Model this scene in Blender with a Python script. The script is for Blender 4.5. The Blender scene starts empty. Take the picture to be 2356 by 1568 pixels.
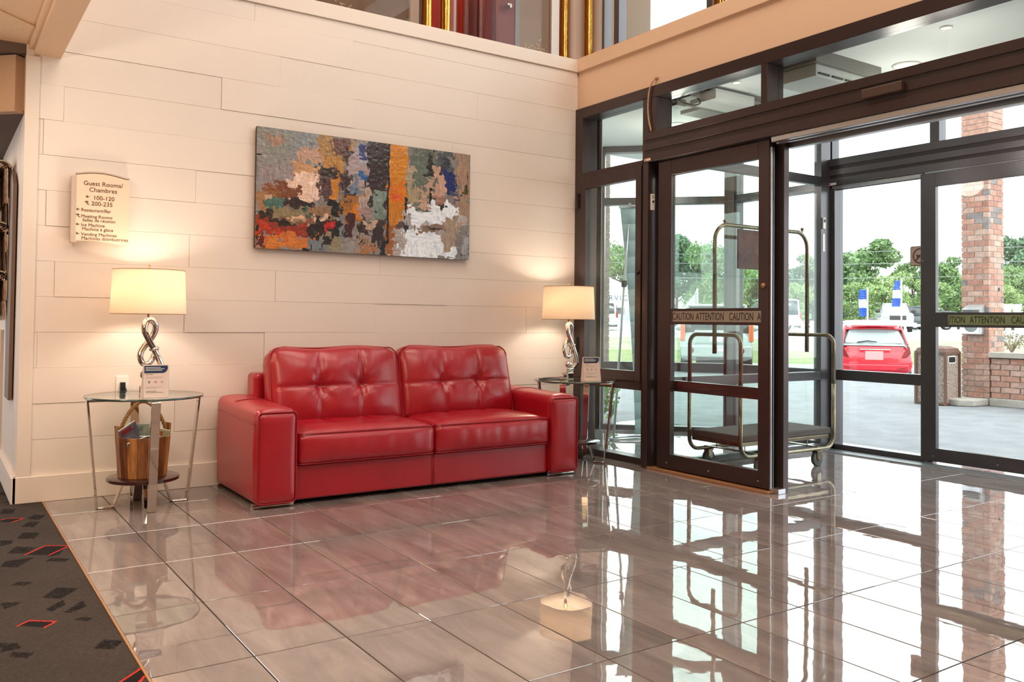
import bpy, bmesh, math, random
import numpy as np
from mathutils import Vector, Matrix, noise
S = bpy.context.scene
COL = S.collection
PI = math.pi
random.seed(7)

# ------------------------------------------------------------------ camera, sky, lights, exposure
F_PX = 1981.6
CAM = Vector((-4.2957, -5.5323, 1.0450))
RT = Vector((0.82861304, -0.55971660, 0.01085181))
UP = Vector((-0.02308376, -0.01479280, 0.99962409))
FW = Vector((0.55934567, 0.82855205, 0.02517787))
cam_d = bpy.data.cameras.new('camera')
cam = bpy.data.objects.new('camera', cam_d)
COL.objects.link(cam)
cam.matrix_world = Matrix(((RT.x, UP.x, -FW.x, CAM.x), (RT.y, UP.y, -FW.y, CAM.y), (RT.z, UP.z, -FW.z, CAM.z), (0, 0, 0, 1)))
cam_d.sensor_fit = 'HORIZONTAL'
cam_d.sensor_width = 36
cam_d.lens = 36 * F_PX / 2356
cam_d.shift_y = -95.67 / 2356
cam_d.clip_start = 0.05
cam_d.clip_end = 600
S.camera = cam
S.view_settings.view_transform = 'Standard'
S.view_settings.look = 'None'
S.view_settings.gamma = 1
S.view_settings.use_curve_mapping = False
S.view_settings.exposure = 0.0

W = bpy.data.worlds.new('overcast_sky')
S.world = W
W.use_nodes = True
bg = W.node_tree.nodes['Background']
bg.inputs[0].default_value = (0.93, 0.97, 1.0, 1)
bg.inputs[1].default_value = 4.3

def lamp(name, kind, loc, power, color, size=1.0, rot=(0, 0, 0), size_y=None, spot=None):
    d = bpy.data.lights.new(name, kind)
    d.energy = power
    d.color = color
    if kind == 'AREA':
        d.size = size
        if size_y:
            d.shape = 'RECTANGLE'
            d.size_y = size_y
    elif kind == 'SUN':
        d.angle = size
    else:
        d.shadow_soft_size = size
    if spot:
        d.spot_size = spot
        d.spot_blend = 0.6
    o = bpy.data.objects.new(name, d)
    o.location = loc
    o.rotation_euler = rot
    COL.objects.link(o)
    return o

WARM = (1.0, 0.83, 0.69)
lamp('sun', 'SUN', (10, 20, 30), 2.2, (1, 0.97, 0.92), 0.5, (math.radians(38), math.radians(12), 0))
lamp('lobby_ceiling_light', 'AREA', (-1.9, -2.6, 5.9), 135, WARM, 3.0)
lamp('lobby_ceiling_light', 'AREA', (-2.6, -6.8, 5.9), 150, WARM, 3.0)
lamp('hall_area_light', 'AREA', (-5.2, -3.6, 2.5), 60, (1.0, 0.80, 0.60), 1.2)
lamp('hall_ceiling_fill', 'AREA', (-5.6, -2.2, 1.7), 85, (1.0, 0.82, 0.62), 0.8, (PI, 0, 0))  # unseen fill, added only to brighten the hall ceiling
lamp('hall_area_light', 'AREA', (-4.5, -0.9, 2.5), 15, (1.0, 0.84, 0.68), 0.4)  # unseen light, added to brighten the newspapers on the rack
lamp('recess_fill', 'AREA', (-4.5, 1.2, 2.16), 11, (1.0, 0.82, 0.64), 0.3)  # made-up fill with no fixture, lifts the otherwise dark recess
lamp('upper_hall_light', 'AREA', (-1.5, 1.0, 5.6), 60, (1.0, 0.85, 0.7), 1.5)

# ------------------------------------------------------------------ helpers
def lin(c):
    c = c / 255.0
    return c / 12.92 if c <= 0.04045 else ((c + 0.055) / 1.055) ** 2.4

def rgb(r, g, b):
    return (lin(r), lin(g), lin(b), 1)

def at(px, py, depth):
    """world point at this many metres in front of the camera on the ray of a photo position"""
    return CAM + (FW + RT * ((px - 1178) / F_PX) - UP * ((py - 688.33) / F_PX)) * depth

class MB:
    def __init__(s):
        s.v, s.f, s.m = [], [], []
        s.mi = 0
    def quad(s, a, b, c, d):
        n = len(s.v)
        s.v += [tuple(a), tuple(b), tuple(c), tuple(d)]
        s.f.append((n, n + 1, n + 2, n + 3)); s.m.append(s.mi)
        return s
    def box(s, x0, x1, y0, y1, z0, z1, mat=None):
        n = len(s.v)
        p = [Vector((x, y, z)) for z in (z0, z1) for y in (y0, y1) for x in (x0, x1)]
        if mat is not None:
            p = [mat @ q for q in p]
        s.v += [tuple(q) for q in p]
        for f in ((0, 2, 3, 1), (4, 5, 7, 6), (0, 1, 5, 4), (2, 6, 7, 3), (0, 4, 6, 2), (1, 3, 7, 5)):
            s.f.append(tuple(n + i for i in f)); s.m.append(s.mi)
        return s
    def bar(s, a, b, w, t, up=(0, 0, 1)):
        """rectangular bar from a to b, w wide across, t thick along up"""
        a, b = Vector(a), Vector(b)
        d = (b - a); L = d.length; d.normalize()
        upv = Vector(up)
        side = d.cross(upv)
        if side.length < 1e-6:
            side = d.cross(Vector((1, 0, 0)))
        side.normalize(); u2 = side.cross(d)
        M = Matrix((( d.x, side.x, u2.x, a.x), (d.y, side.y, u2.y, a.y), (d.z, side.z, u2.z, a.z), (0, 0, 0, 1)))
        return s.box(0, L, -w / 2, w / 2, -t / 2, t / 2, M)
    def tube(s, pts, r, n=10, closed=False, cap=True):
        pts = [Vector(p) for p in pts]
        rr = r if isinstance(r, (list, tuple)) else [r] * len(pts)
        N = len(pts); rings = []
        t0 = None; nrm = None
        for i, p in enumerate(pts):
            if closed:
                t = pts[(i + 1) % N] - pts[i - 1]
            else:
                t = pts[min(i + 1, N - 1)] - pts[max(i - 1, 0)]
            t.normalize()
            if nrm is None:
                nrm = t.orthogonal().normalized()
            else:
                nrm = (nrm - t * nrm.dot(t))
                if nrm.length < 1e-6: nrm = t.orthogonal()
                nrm.normalize()
            b = t.cross(nrm)
            base = len(s.v)
            for k in range(n):
                a = 2 * PI * k / n
                s.v.append(tuple(p + (nrm * math.cos(a) + b * math.sin(a)) * rr[i]))
            rings.append(base)
        for i in range(N - 1 + (1 if closed else 0)):
            a, b = rings[i], rings[(i + 1) % N]
            for k in range(n):
                s.f.append((a + k, a + (k + 1) % n, b + (k + 1) % n, b + k)); s.m.append(s.mi)
        if cap and not closed:
            s.f.append(tuple(rings[0] + k for k in reversed(range(n)))); s.m.append(s.mi)
            s.f.append(tuple(rings[-1] + k for k in range(n))); s.m.append(s.mi)
        return s
    def lathe(s, prof, n=32, c=(0, 0, 0), sx=1, sy=1, cap=False, mat=None):
        base = len(s.v)
        for r, z in prof:
            for k in range(n):
                a = 2 * PI * k / n
                q = Vector((r * sx * math.cos(a), r * sy * math.sin(a), z))
                if mat is not None: q = mat @ q
                s.v.append((c[0] + q.x, c[1] + q.y, c[2] + q.z))
        for i in range(len(prof) - 1):
            for k in range(n):
                a = base + i * n; b = a + n
                s.f.append((a + k, a + (k + 1) % n, b + (k + 1) % n, b + k)); s.m.append(s.mi)
        if cap:
            s.f.append(tuple(base + k for k in reversed(range(n)))); s.m.append(s.mi)
            e = base + (len(prof) - 1) * n
            s.f.append(tuple(e + k for k in range(n))); s.m.append(s.mi)
        return s
    def prism(s, poly, axis, a, b, mat=None):
        """poly of 2D points extruded along axis 0/1/2 from a to b"""
        n = len(poly); base = len(s.v)
        for h in (a, b):
            for (u, v) in poly:
                q = Vector((h, u, v) if axis == 0 else ((u, h, v) if axis == 1 else (u, v, h)))
                if mat is not None: q = mat @ q
                s.v.append(tuple(q))
        s.f.append(tuple(base + i for i in reversed(range(n)))); s.m.append(s.mi)
        s.f.append(tuple(base + n + i for i in range(n))); s.m.append(s.mi)
        for i in range(n):
            j = (i + 1) % n
            s.f.append((base + i, base + j, base + n + j, base + n + i)); s.m.append(s.mi)
        return s
    def sphere(s, c, r, n=14, m=8, sx=1, sy=1, sz=1):
        prof = [(max(1e-4, r * math.sin(PI * i / m)), -r * math.cos(PI * i / m) * sz) for i in range(m + 1)]
        return s.lathe(prof, n, c, sx, sy)
    def mesh(s, name, mats, smooth=False):
        me = bpy.data.meshes.new(name)
        me.from_pydata(s.v, [], s.f)
        for mt in (mats if isinstance(mats, (list, tuple)) else [mats]):
            me.materials.append(mt)
        if len(me.materials) > 1:
            me.polygons.foreach_set('material_index', s.m)
        bm = bmesh.new(); bm.from_mesh(me)
        bmesh.ops.recalc_face_normals(bm, faces=bm.faces)
        bm.to_mesh(me); bm.free()
        if smooth:
            me.polygons.foreach_set('use_smooth', [True] * len(me.polygons))
        me.update()
        return me
    def build(s, name, mats, parent=None, smooth=False, bevel=0, seg=2, loc=None, rot=None, auto=False):
        me = s.mesh(name, mats, smooth or auto)
        if auto:
            try: me.set_sharp_from_angle(angle=math.radians(35))
            except Exception: pass
        o = bpy.data.objects.new(name, me)
        COL.objects.link(o)
        if parent is not None: o.parent = parent
        if loc is not None: o.location = loc
        if rot is not None: o.rotation_euler = rot
        if bevel:
            md = o.modifiers.new('bevel', 'BEVEL'); md.width = bevel; md.segments = seg; md.limit_method = 'ANGLE'
        return o

def tag(o, label=None, cat=None, group=None, kind=None):
    if label: o['label'] = label
    if cat: o['category'] = cat
    if group: o['group'] = group
    if kind: o['kind'] = kind
    return o

def empty(name, loc=(0, 0, 0), rz=0, parent=None):
    o = bpy.data.objects.new(name, None)
    o.empty_display_size = 0.1
    o.location = loc; o.rotation_euler = (0, 0, rz)
    COL.objects.link(o)
    if parent is not None: o.parent = parent
    return o

def inst(me, name, parent=None, loc=(0, 0, 0), rot=(0, 0, 0), scale=(1, 1, 1)):
    o = bpy.data.objects.new(name, me)
    o.location = loc; o.rotation_euler = rot; o.scale = scale
    COL.objects.link(o)
    if parent is not None: o.parent = parent
    return o

def copy_tree(o, parent=None):
    c = o.copy(); COL.objects.link(c)
    if parent is not None: c.parent = parent
    for ch in list(o.children): copy_tree(ch, c)
    return c

def text(body, name, mat, parent, M, size, align='LEFT', depth=0.0004, sx=1.0):
    cu = bpy.data.curves.new(name, 'FONT')
    cu.body = body; cu.size = size; cu.align_x = align; cu.extrude = depth; cu.resolution_u = 3
    to = bpy.data.objects.new(name, cu); COL.objects.link(to)
    bpy.context.view_layer.update()
    me = bpy.data.meshes.new_from_object(to.evaluated_get(bpy.context.evaluated_depsgraph_get()))
    bpy.data.objects.remove(to); bpy.data.curves.remove(cu)
    me.transform(Matrix.Diagonal((sx, 1, 1, 1)))
    me.materials.clear(); me.materials.append(mat)
    o = bpy.data.objects.new(name, me); COL.objects.link(o)
    if parent is not None: o.parent = parent
    o.matrix_local = M
    return o

def frameM(origin, ex, ez):
    """matrix whose local x runs along ex, local y along ez (text lies in that plane, z out of it)"""
    ex = Vector(ex).normalized(); ey = Vector(ez).normalized(); n = ex.cross(ey)
    o = Vector(origin)
    return Matrix(((ex.x, ey.x, n.x, o.x), (ex.y, ey.y, n.y, o.y), (ex.z, ey.z, n.z, o.z), (0, 0, 0, 1)))

# ------------------------------------------------------------------ materials
def mat(name, color, rough=0.5, metal=0.0, spec=0.5, coat=0.0, noise_amt=0.0, noise_scale=8.0, bump=0.0, bump_scale=60.0,
        coords='Object', stretch=(1, 1, 1), color2=None, rand=0.0, ior=1.5, trans=0.0, coat_rough=0.05, rough_var=0.0):
    m = bpy.data.materials.new(name); m.use_nodes = True
    nt = m.node_tree; N = nt.nodes; Lk = nt.links
    b = N['Principled BSDF']
    b.inputs['Base Color'].default_value = color
    b.inputs['Roughness'].default_value = rough
    b.inputs['Metallic'].default_value = metal
    b.inputs['Specular IOR Level'].default_value = spec
    b.inputs['Coat Weight'].default_value = coat
    b.inputs['Coat Roughness'].default_value = coat_rough
    b.inputs['IOR'].default_value = ior
    b.inputs['Transmission Weight'].default_value = trans
    tc = mp = None
    if noise_amt or bump or color2 or rand:
        tc = N.new('ShaderNodeTexCoord'); mp = N.new('ShaderNodeMapping')
        mp.inputs['Scale'].default_value = stretch
        Lk.new(tc.outputs[coords], mp.inputs['Vector'])
        oi = N.new('ShaderNodeObjectInfo')
        ad = N.new('ShaderNodeVectorMath'); ad.operation = 'ADD'
        ml = N.new('ShaderNodeMath'); ml.operation = 'MULTIPLY'; ml.inputs[1].default_value = 37.0 if rand else 0.0
        Lk.new(oi.outputs['Random'], ml.inputs[0])
        Lk.new(mp.outputs[0], ad.inputs[0]); Lk.new(ml.outputs[0], ad.inputs[1])
    if noise_amt or color2 or rand:
        nz = N.new('ShaderNodeTexNoise'); nz.inputs['Scale'].default_value = noise_scale
        nz.inputs['Detail'].default_value = 5; nz.inputs['Roughness'].default_value = 0.6
        Lk.new(ad.outputs[0], nz.inputs['Vector'])
        c2 = color2 if color2 else tuple(min(1, c * (1 - noise_amt)) for c in color[:3]) + (1,)
        mx = N.new('ShaderNodeMix'); mx.data_type = 'RGBA'
        mx.inputs[6].default_value = color; mx.inputs[7].default_value = c2
        rp = N.new('ShaderNodeMapRange'); rp.inputs[1].default_value = 0.35; rp.inputs[2].default_value = 0.65
        Lk.new(nz.outputs[0], rp.inputs[0]); Lk.new(rp.outputs[0], mx.inputs[0])
        out = mx.outputs[2]
        if rand:
            hs = N.new('ShaderNodeHueSaturation')
            mr = N.new('ShaderNodeMapRange'); mr.inputs[3].default_value = 1 - rand; mr.inputs[4].default_value = 1 + rand
            Lk.new(oi.outputs['Random'], mr.inputs[0]); Lk.new(mr.outputs[0], hs.inputs['Value']); Lk.new(out, hs.inputs['Color'])
            out = hs.outputs[0]
        Lk.new(out, b.inputs['Base Color'])
        if rough_var:
            r2 = N.new('ShaderNodeMapRange'); r2.inputs[3].default_value = rough; r2.inputs[4].default_value = rough + rough_var
            Lk.new(nz.outputs[0], r2.inputs[0]); Lk.new(r2.outputs[0], b.inputs['Roughness'])
    if bump:
        n2 = N.new('ShaderNodeTexNoise'); n2.inputs['Scale'].default_value = bump_scale; n2.inputs['Detail'].default_value = 3
        Lk.new(ad.outputs[0], n2.inputs['Vector'])
        bp = N.new('ShaderNodeBump'); bp.inputs['Strength'].default_value = 1; bp.inputs['Distance'].default_value = bump
        Lk.new(n2.outputs[0], bp.inputs['Height']); Lk.new(bp.outputs[0], b.inputs['Normal'])
    return m

def emis(name, color, strength):
    m = bpy.data.materials.new(name); m.use_nodes = True
    b = m.node_tree.nodes['Principled BSDF']
    b.inputs['Base Color'].default_value = color
    b.inputs['Emission Color'].default_value = color
    b.inputs['Emission Strength'].default_value = strength
    return m

def glass_mat(name, tint=(0.95, 0.985, 0.97, 1), f0=0.04, f1=1.0):
    m = bpy.data.materials.new(name); m.use_nodes = True
    nt = m.node_tree; N = nt.nodes; Lk = nt.links
    N.remove(N['Principled BSDF'])
    tr = N.new('ShaderNodeBsdfTransparent'); tr.inputs[0].default_value = tint
    gl = N.new('ShaderNodeBsdfGlossy'); gl.inputs[1].default_value = 0.0; gl.inputs[0].default_value = (1, 1, 1, 1)
    lw = N.new('ShaderNodeLayerWeight'); lw.inputs[0].default_value = 0.5
    pw = N.new('ShaderNodeMath'); pw.operation = 'POWER'; pw.inputs[1].default_value = 5
    mr = N.new('ShaderNodeMapRange'); mr.inputs[3].default_value = f0; mr.inputs[4].default_value = f1
    mx = N.new('ShaderNodeMixShader')
    Lk.new(lw.outputs['Facing'], pw.inputs[0]); Lk.new(pw.outputs[0], mr.inputs[0]); Lk.new(mr.outputs[0], mx.inputs[0])
    Lk.new(tr.outputs[0], mx.inputs[1]); Lk.new(gl.outputs[0], mx.inputs[2])
    Lk.new(mx.outputs[0], N['Material Output'].inputs[0])
    return m

def vcol_mat(name, rough=0.5, coat=0.0, bump=0.0, bump_scale=300, coat_rough=0.1, spec=0.5):
    m = mat(name, (1, 1, 1, 1), rough, coat=coat, bump=bump, bump_scale=bump_scale, coat_rough=coat_rough, spec=spec)
    a = m.node_tree.nodes.new('ShaderNodeVertexColor'); a.layer_name = 'paint'
    m.node_tree.links.new(a.outputs[0], m.node_tree.nodes['Principled BSDF'].inputs['Base Color'])
    return m

G = {}
G['plank'] = mat('painted_plank', rgb(229, 217, 207), 0.5, rand=0.018, noise_amt=0.02, noise_scale=2)
G['wall_white'] = mat('white_paint', rgb(228, 215, 204), 0.5)
G['fascia'] = mat('tan_paint', rgb(222, 190, 160), 0.6, noise_amt=0.03, noise_scale=2)
G['stub'] = mat('cool_white_paint', rgb(225, 230, 228), 0.6)
G['grey'] = mat('grey_paint', rgb(120, 122, 122), 0.5)
G['bronze'] = mat('dark_bronze_anodised_metal', rgb(76, 63, 62), 0.30, 0.55, bump=0.00002, bump_scale=300, noise_amt=0.12, noise_scale=3)
G['bronze_dark'] = mat('dark_groove_metal', rgb(52, 41, 40), 0.45, 0.2)
G['bronze_grey'] = mat('grey_bronze_metal', rgb(96, 92, 95), 0.30, 0.55, noise_amt=0.1, noise_scale=3)
G['alu'] = mat('bare_aluminium', rgb(190, 193, 198), 0.28, 0.9)
G['rubber'] = mat('black_rubber', rgb(25, 25, 27), 0.7)
G['sill'] = mat('tan_threshold', rgb(170, 125, 88), 0.35, 0.3)
G['glass'] = glass_mat('window_glass')
G['glass_table'] = glass_mat('table_glass', (0.88, 0.95, 0.92, 1), 0.06)
G['glass_edge'] = mat('green_glass_edge', rgb(40, 66, 60), 0.1, coat=1)
G['chrome'] = mat('polished_chrome', rgb(215, 210, 205), 0.06, 1.0)
G['brass'] = mat('polished_brass', rgb(192, 138, 70), 0.12, 1.0, bump=0.002, bump_scale=25, stretch=(1, 1, 0.3))
G['cart_metal'] = mat('worn_brass_tube', rgb(150, 138, 118), 0.25, 0.95, noise_amt=0.25, noise_scale=20)
G['cart_carpet'] = mat('grey_deck_carpet', rgb(95, 90, 88), 0.95, bump=0.001, bump_scale=400)
G['shelf_wood'] = mat('dark_red_shelf', rgb(58, 30, 26), 0.18, coat=0.6)
G['shade'] = None
G['black'] = mat('black_plastic', rgb(22, 22, 24), 0.4)
G['white'] = mat('white_plastic', rgb(235, 232, 226), 0.4)
G['card'] = mat('card_paper', rgb(225, 205, 195), 0.5)
G['navy'] = mat('navy_print', rgb(24, 48, 84), 0.5)
G['ink'] = mat('black_ink', rgb(35, 30, 30), 0.6)
G['brown_ink'] = mat('brown_letter', rgb(82, 48, 22), 0.6)
G['sign'] = mat('beige_sign_plastic', rgb(232, 208, 184), 0.45)
G['sign_side'] = mat('grey_beige_sign_edge', rgb(196, 176, 162), 0.45)
G['carpet_base'] = None
G['ceiling'] = mat('ceiling_white', rgb(238, 242, 240), 0.8)
G['beam'] = mat('peach_beam_paint', rgb(222, 188, 156), 0.7)
G['acoustic'] = mat('acoustic_tile', rgb(226, 196, 162), 0.9, color2=rgb(212, 180, 146), noise_scale=60, bump=0.002, bump_scale=90)
G['hall_dark'] = mat('brown_hall_paint', rgb(104, 84, 72), 0.8)
G['grout'] = mat('dark_grout', rgb(34, 28, 26), 0.8, spec=0.2)

# leather
def leather():
    m = mat('red_leather', rgb(164, 16, 34), 0.32, coat=0.35, bump=0.0004, bump_scale=160, noise_amt=0.12, noise_scale=5, coat_rough=0.22)
    return m
G['leather'] = leather()
G['piping'] = mat('dark_red_piping', rgb(146, 12, 28), 0.35)

def floor_tile_mat():
    m = bpy.data.materials.new('polished_tile'); m.use_nodes = True
    nt = m.node_tree; N = nt.nodes; Lk = nt.links; b = N['Principled BSDF']
    tc = N.new('ShaderNodeTexCoord'); oi = N.new('ShaderNodeObjectInfo')
    mul = N.new('ShaderNodeMath'); mul.operation = 'MULTIPLY'; mul.inputs[1].default_value = 91.0
    Lk.new(oi.outputs['Random'], mul.inputs[0])
    mp = N.new('ShaderNodeMapping'); mp.inputs['Rotation'].default_value = (0, 0, 0.45); mp.inputs['Scale'].default_value = (7, 1.3, 1)
    Lk.new(tc.outputs['Object'], mp.inputs[0])
    ad = N.new('ShaderNodeVectorMath'); ad.operation = 'ADD'
    Lk.new(mp.outputs[0], ad.inputs[0]); Lk.new(mul.outputs[0], ad.inputs[1])
    nz = N.new('ShaderNodeTexNoise'); nz.inputs['Scale'].default_value = 1.4; nz.inputs['Detail'].default_value = 8; nz.inputs['Roughness'].default_value = 0.62
    nz.inputs['Distortion'].default_value = 0.6
    Lk.new(ad.outputs[0], nz.inputs['Vector'])
    cr = N.new('ShaderNodeValToRGB')
    e = cr.color_ramp.elements
    e[0].position = 0.30; e[0].color = rgb(112, 104, 103)
    e[1].position = 0.72; e[1].color = rgb(150, 140, 136)
    k = e.new(0.5); k.color = rgb(131, 121, 119)
    Lk.new(nz.outputs[0], cr.inputs[0])
    hs = N.new('ShaderNodeHueSaturation'); mr = N.new('ShaderNodeMapRange'); mr.inputs[3].default_value = 0.88; mr.inputs[4].default_value = 1.1
    Lk.new(oi.outputs['Random'], mr.inputs[0]); Lk.new(mr.outputs[0], hs.inputs['Value']); Lk.new(cr.outputs[0], hs.inputs['Color'])
    Lk.new(hs.outputs[0], b.inputs['Base Color'])
    b.inputs['Roughness'].default_value = 0.015
    b.inputs['IOR'].default_value = 2.35
    # slow waviness of the polished face
    wp = N.new('ShaderNodeVectorMath'); wp.operation = 'ADD'
    Lk.new(tc.outputs['Object'], wp.inputs[0]); Lk.new(mul.outputs[0], wp.inputs[1])
    n2 = N.new('ShaderNodeTexNoise'); n2.inputs['Scale'].default_value = 7; n2.inputs['Detail'].default_value = 1.5
    Lk.new(wp.outputs[0], n2.inputs['Vector'])
    bp = N.new('ShaderNodeBump'); bp.inputs['Strength'].default_value = 1; bp.inputs['Distance'].default_value = 0.00045
    Lk.new(n2.outputs[0], bp.inputs['Height']); Lk.new(bp.outputs[0], b.inputs['Normal'])
    return m
G['tile'] = floor_tile_mat()

# ------------------------------------------------------------------ floor
fl = MB().box(-3.745, 2.15, -6.6, 1.4, -0.14, -0.004).build('floor', G['grout'])
tag(fl, kind='structure')
def tile_mesh(w, h):
    b = 0.0012
    m = MB()
    x, y = w / 2, h / 2
    top = [(-x + b, -y + b, 0), (x - b, -y + b, 0), (x - b, y - b, 0), (-x + b, y - b, 0)]
    mid = [(-x, -y, -b), (x, -y, -b), (x, y, -b), (-x, y, -b)]
    bot = [(-x, -y, -0.009), (x, -y, -0.009), (x, y, -0.009), (-x, y, -0.009)]
    m.v = top + mid + bot
    m.f = [(0, 1, 2, 3)]
    for a, c in ((0, 4), (4, 8)):
        for i in range(4):
            j = (i + 1) % 4
            m.f.append((a + i, a + j, c + j, c + i))
    m.m = [0] * len(m.f)
    return m.mesh('tile', G['tile'])
TM = {}
GAP = 0.0045
def add_tile(x0, x1, y0, y1):
    k = (round(x1 - x0, 3), round(y1 - y0, 3))
    if k not in TM: TM[k] = tile_mesh(k[0] - GAP, k[1] - GAP)
    o = inst(TM[k], 'tile', fl, ((x0 + x1) / 2, (y0 + y1) / 2, random.uniform(-0.0002, 0.0002)),
             (random.gauss(0, 0.0005), random.gauss(0, 0.0005), 0))
rows = [0, -0.42] + [-0.42 - 0.61 * i for i in range(1, 9)]
for i in range(20):
    x0 = -3.745 + 0.305 * i
    if x0 > 2.1: continue
    x1 = min(x0 + 0.305, 2.14)
    for j in range(len(rows) - 1):
        add_tile(x0, x1, rows[j + 1], rows[j])
    if x0 > 0.1:
        add_tile(x0, x1, 0, 0.19); add_tile(x0, x1, 0.19, 0.80); add_tile(x0, x1, 0.80, 1.38)
# metal edging between tile and carpet
tag(MB().box(-3.752, -3.745, -6.6, -0.02, -0.01, 0.003).build('trim_1', G['sill']), kind='structure')

# carpet: woven parallelogram blocks painted on a fine grid
def grid_obj(name, x0, x1, y0, y1, nx, ny, zf, colf, material, parent=None):
    xs = np.linspace(x0, x1, nx + 1); ys = np.linspace(y0, y1, ny + 1)
    X, Y = np.meshgrid(xs, ys)
    V = np.stack([X.ravel(), Y.ravel(), zf(X, Y).ravel()], 1)
    idx = np.arange((nx + 1) * (ny + 1)).reshape(ny + 1, nx + 1)
    Fq = np.stack([idx[:-1, :-1].ravel(), idx[:-1, 1:].ravel(), idx[1:, 1:].ravel(), idx[1:, :-1].ravel()], 1)
    me = bpy.data.meshes.new(name)
    me.vertices.add(len(V)); me.vertices.foreach_set('co', V.ravel())
    me.loops.add(len(Fq) * 4); me.loops.foreach_set('vertex_index', Fq.ravel().astype(np.int32))
    me.polygons.add(len(Fq)); me.polygons.foreach_set('loop_start', np.arange(0, len(Fq) * 4, 4, dtype=np.int32))
    me.update(calc_edges=True)
    C = colf(X, Y).reshape(-1, 3)
    ca = me.color_attributes.new('paint', 'FLOAT_COLOR', 'POINT')
    ca.data.foreach_set('color', np.concatenate([C, np.ones((len(C), 1))], 1).astype(np.float32).ravel())
    me.materials.append(material)
    o = bpy.data.objects.new(name, me); COL.objects.link(o)
    if parent is not None: o.parent = parent
    return o

def inquad(X, Y, q):
    r = np.ones_like(X, bool); s = None
    for i in range(4):
        ax, ay = q[i]; bx, by = q[(i + 1) % 4]
        c = (bx - ax) * (Y - ay) - (by - ay) * (X - ax)
        if s is None: s = np.sign(sum((q[(k + 1) % 4][0] - q[k][0]) * (q[(k + 1) % 4][1] + q[k][1]) for k in range(4))) * -1
        r &= (c * s > 0)
    return r
def segdist(X, Y, a, b):
    ax, ay = a; bx, by = b
    t = np.clip(((X - ax) * (bx - ax) + (Y - ay) * (by - ay)) / ((bx - ax) ** 2 + (by - ay) ** 2 + 1e-9), 0, 1)
    return np.hypot(X - ax - t * (bx - ax), Y - ay - t * (by - ay))
def floor_pt(px, py):
    d = FW + RT * ((px - 1178) / F_PX) - UP * ((py - 688.33) / F_PX)
    t = -CAM.z / d.z
    q = CAM + d * t
    return (q.x, q.y)
dark_q = [[(15, 1272), (38, 1256), (85, 1258), (60, 1272)], [(38, 1238), (52, 1224), (92, 1224), (80, 1238)], [(96, 1374), (130, 1350), (180, 1352), (140, 1376)],
          [(0, 1385), (10, 1400), (38, 1390), (50, 1384)], [(215, 1490), (238, 1470), (285, 1472), (260, 1492)], [(105, 1290), (118, 1282), (162, 1284), (150, 1291)],
          [(0, 1303), (12, 1290), (80, 1280), (40, 1304)], [(105, 1400), (145, 1378), (150, 1390), (118, 1406)], [(145, 1408), (190, 1380), (200, 1392), (165, 1408)],
          [(48, 1210), (70, 1198), (92, 1200), (75, 1212)], [(60, 1192), (80, 1183), (105, 1184), (90, 1195)], [(25, 1345), (40, 1337), (75, 1338), (60, 1346)],
          [(20, 1510), (30, 1498), (80, 1500), (62, 1512)], [(0, 1478), (0, 1500), (50, 1490), (40, 1478)], [(0, 1242), (0, 1256), (30, 1248), (30, 1242)],
          [(0, 1182), (5, 1170), (35, 1170), (30, 1180)], [(170, 1424), (190, 1418), (215, 1420), (200, 1428)], [(108, 1280), (125, 1262), (150, 1258), (135, 1276)]]
red_q = [[(58, 1275), (105, 1254), (160, 1254), (112, 1276)], [(42, 1438), (68, 1426), (128, 1428), (102, 1442)], [(275, 1568), (325, 1535), (345, 1540), (320, 1568)], [(-10, 1198), (18, 1191), (55, 1191), (25, 1201)]]
dq = [[floor_pt(*p) for p in q] for q in dark_q]; rq = [[floor_pt(*p) for p in q] for q in red_q]
rnd = random.Random(4)
for k in range(110):
    x = rnd.uniform(-6.4, -3.8); y = rnd.uniform(-6.4, 1.4)
    px_in = (CAM - Vector((x, y, 0))).length
    if y > -3.0 and x > -4.9 + 0 and y < 0: continue
    w = rnd.uniform(0.08, 0.16); h = rnd.uniform(0.06, 0.14)
    q = [(x, y), (x + w * .7, y - w * .7), (x + w * .7 + h * .7, y - w * .7 + h * .7), (x + h * .7, y + h * .7)]
    (rq if k % 6 == 0 else dq).append(q)
def carpet_col(X, Y):
    base = np.array(rgb(62, 55, 51)[:3]); C = np.ones(X.shape + (3,)) * base
    rg = np.random.RandomState(3)
    C *= (1 + rg.uniform(-0.22, 0.22, X.shape))[..., None]
    C *= (1 + 0.10 * np.sin(X * 9 + np.sin(Y * 7)) * np.sin(Y * 6 + 1))[..., None]
    dark = np.array(rgb(30, 26, 25)[:3])
    for q in dq:
        mk = inquad(X, Y, q) & (rg.uniform(0, 1, X.shape) < 0.92)
        C[mk] = dark * (1 + rg.uniform(-.2, .2, mk.sum()))[:, None]
    red = np.array(rgb(196, 52, 40)[:3])
    for q in rq:
        mk = inquad(X, Y, q); C[mk] = dark
        for a, b in ((0, 1), (2, 3), (3, 0) if False else (1, 2)):
            C[segdist(X, Y, q[a], q[b]) < 0.0036] = red
    return C
G['carpet'] = vcol_mat('patterned_carpet', 0.95, bump=0.0015, bump_scale=350, spec=0.1)
cp = grid_obj('floor_carpet', -5.2, -3.752, -3.4, 0.9, 290, 860, lambda X, Y: 0 * X - 0.001, carpet_col, G['carpet'])
tag(cp, kind='structure')
G['carpet_plain'] = mat('carpet_far', rgb(84, 76, 70), 0.95, bump=0.0015, bump_scale=350, noise_amt=0.2, noise_scale=30)
tag(MB().box(-9, -3.752, -11, 3, -0.1, -0.004).box(-3.752, 0.2, -11, -6.6, -0.1, -0.003).build('floor_hall', G['carpet_plain']), kind='structure')

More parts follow.
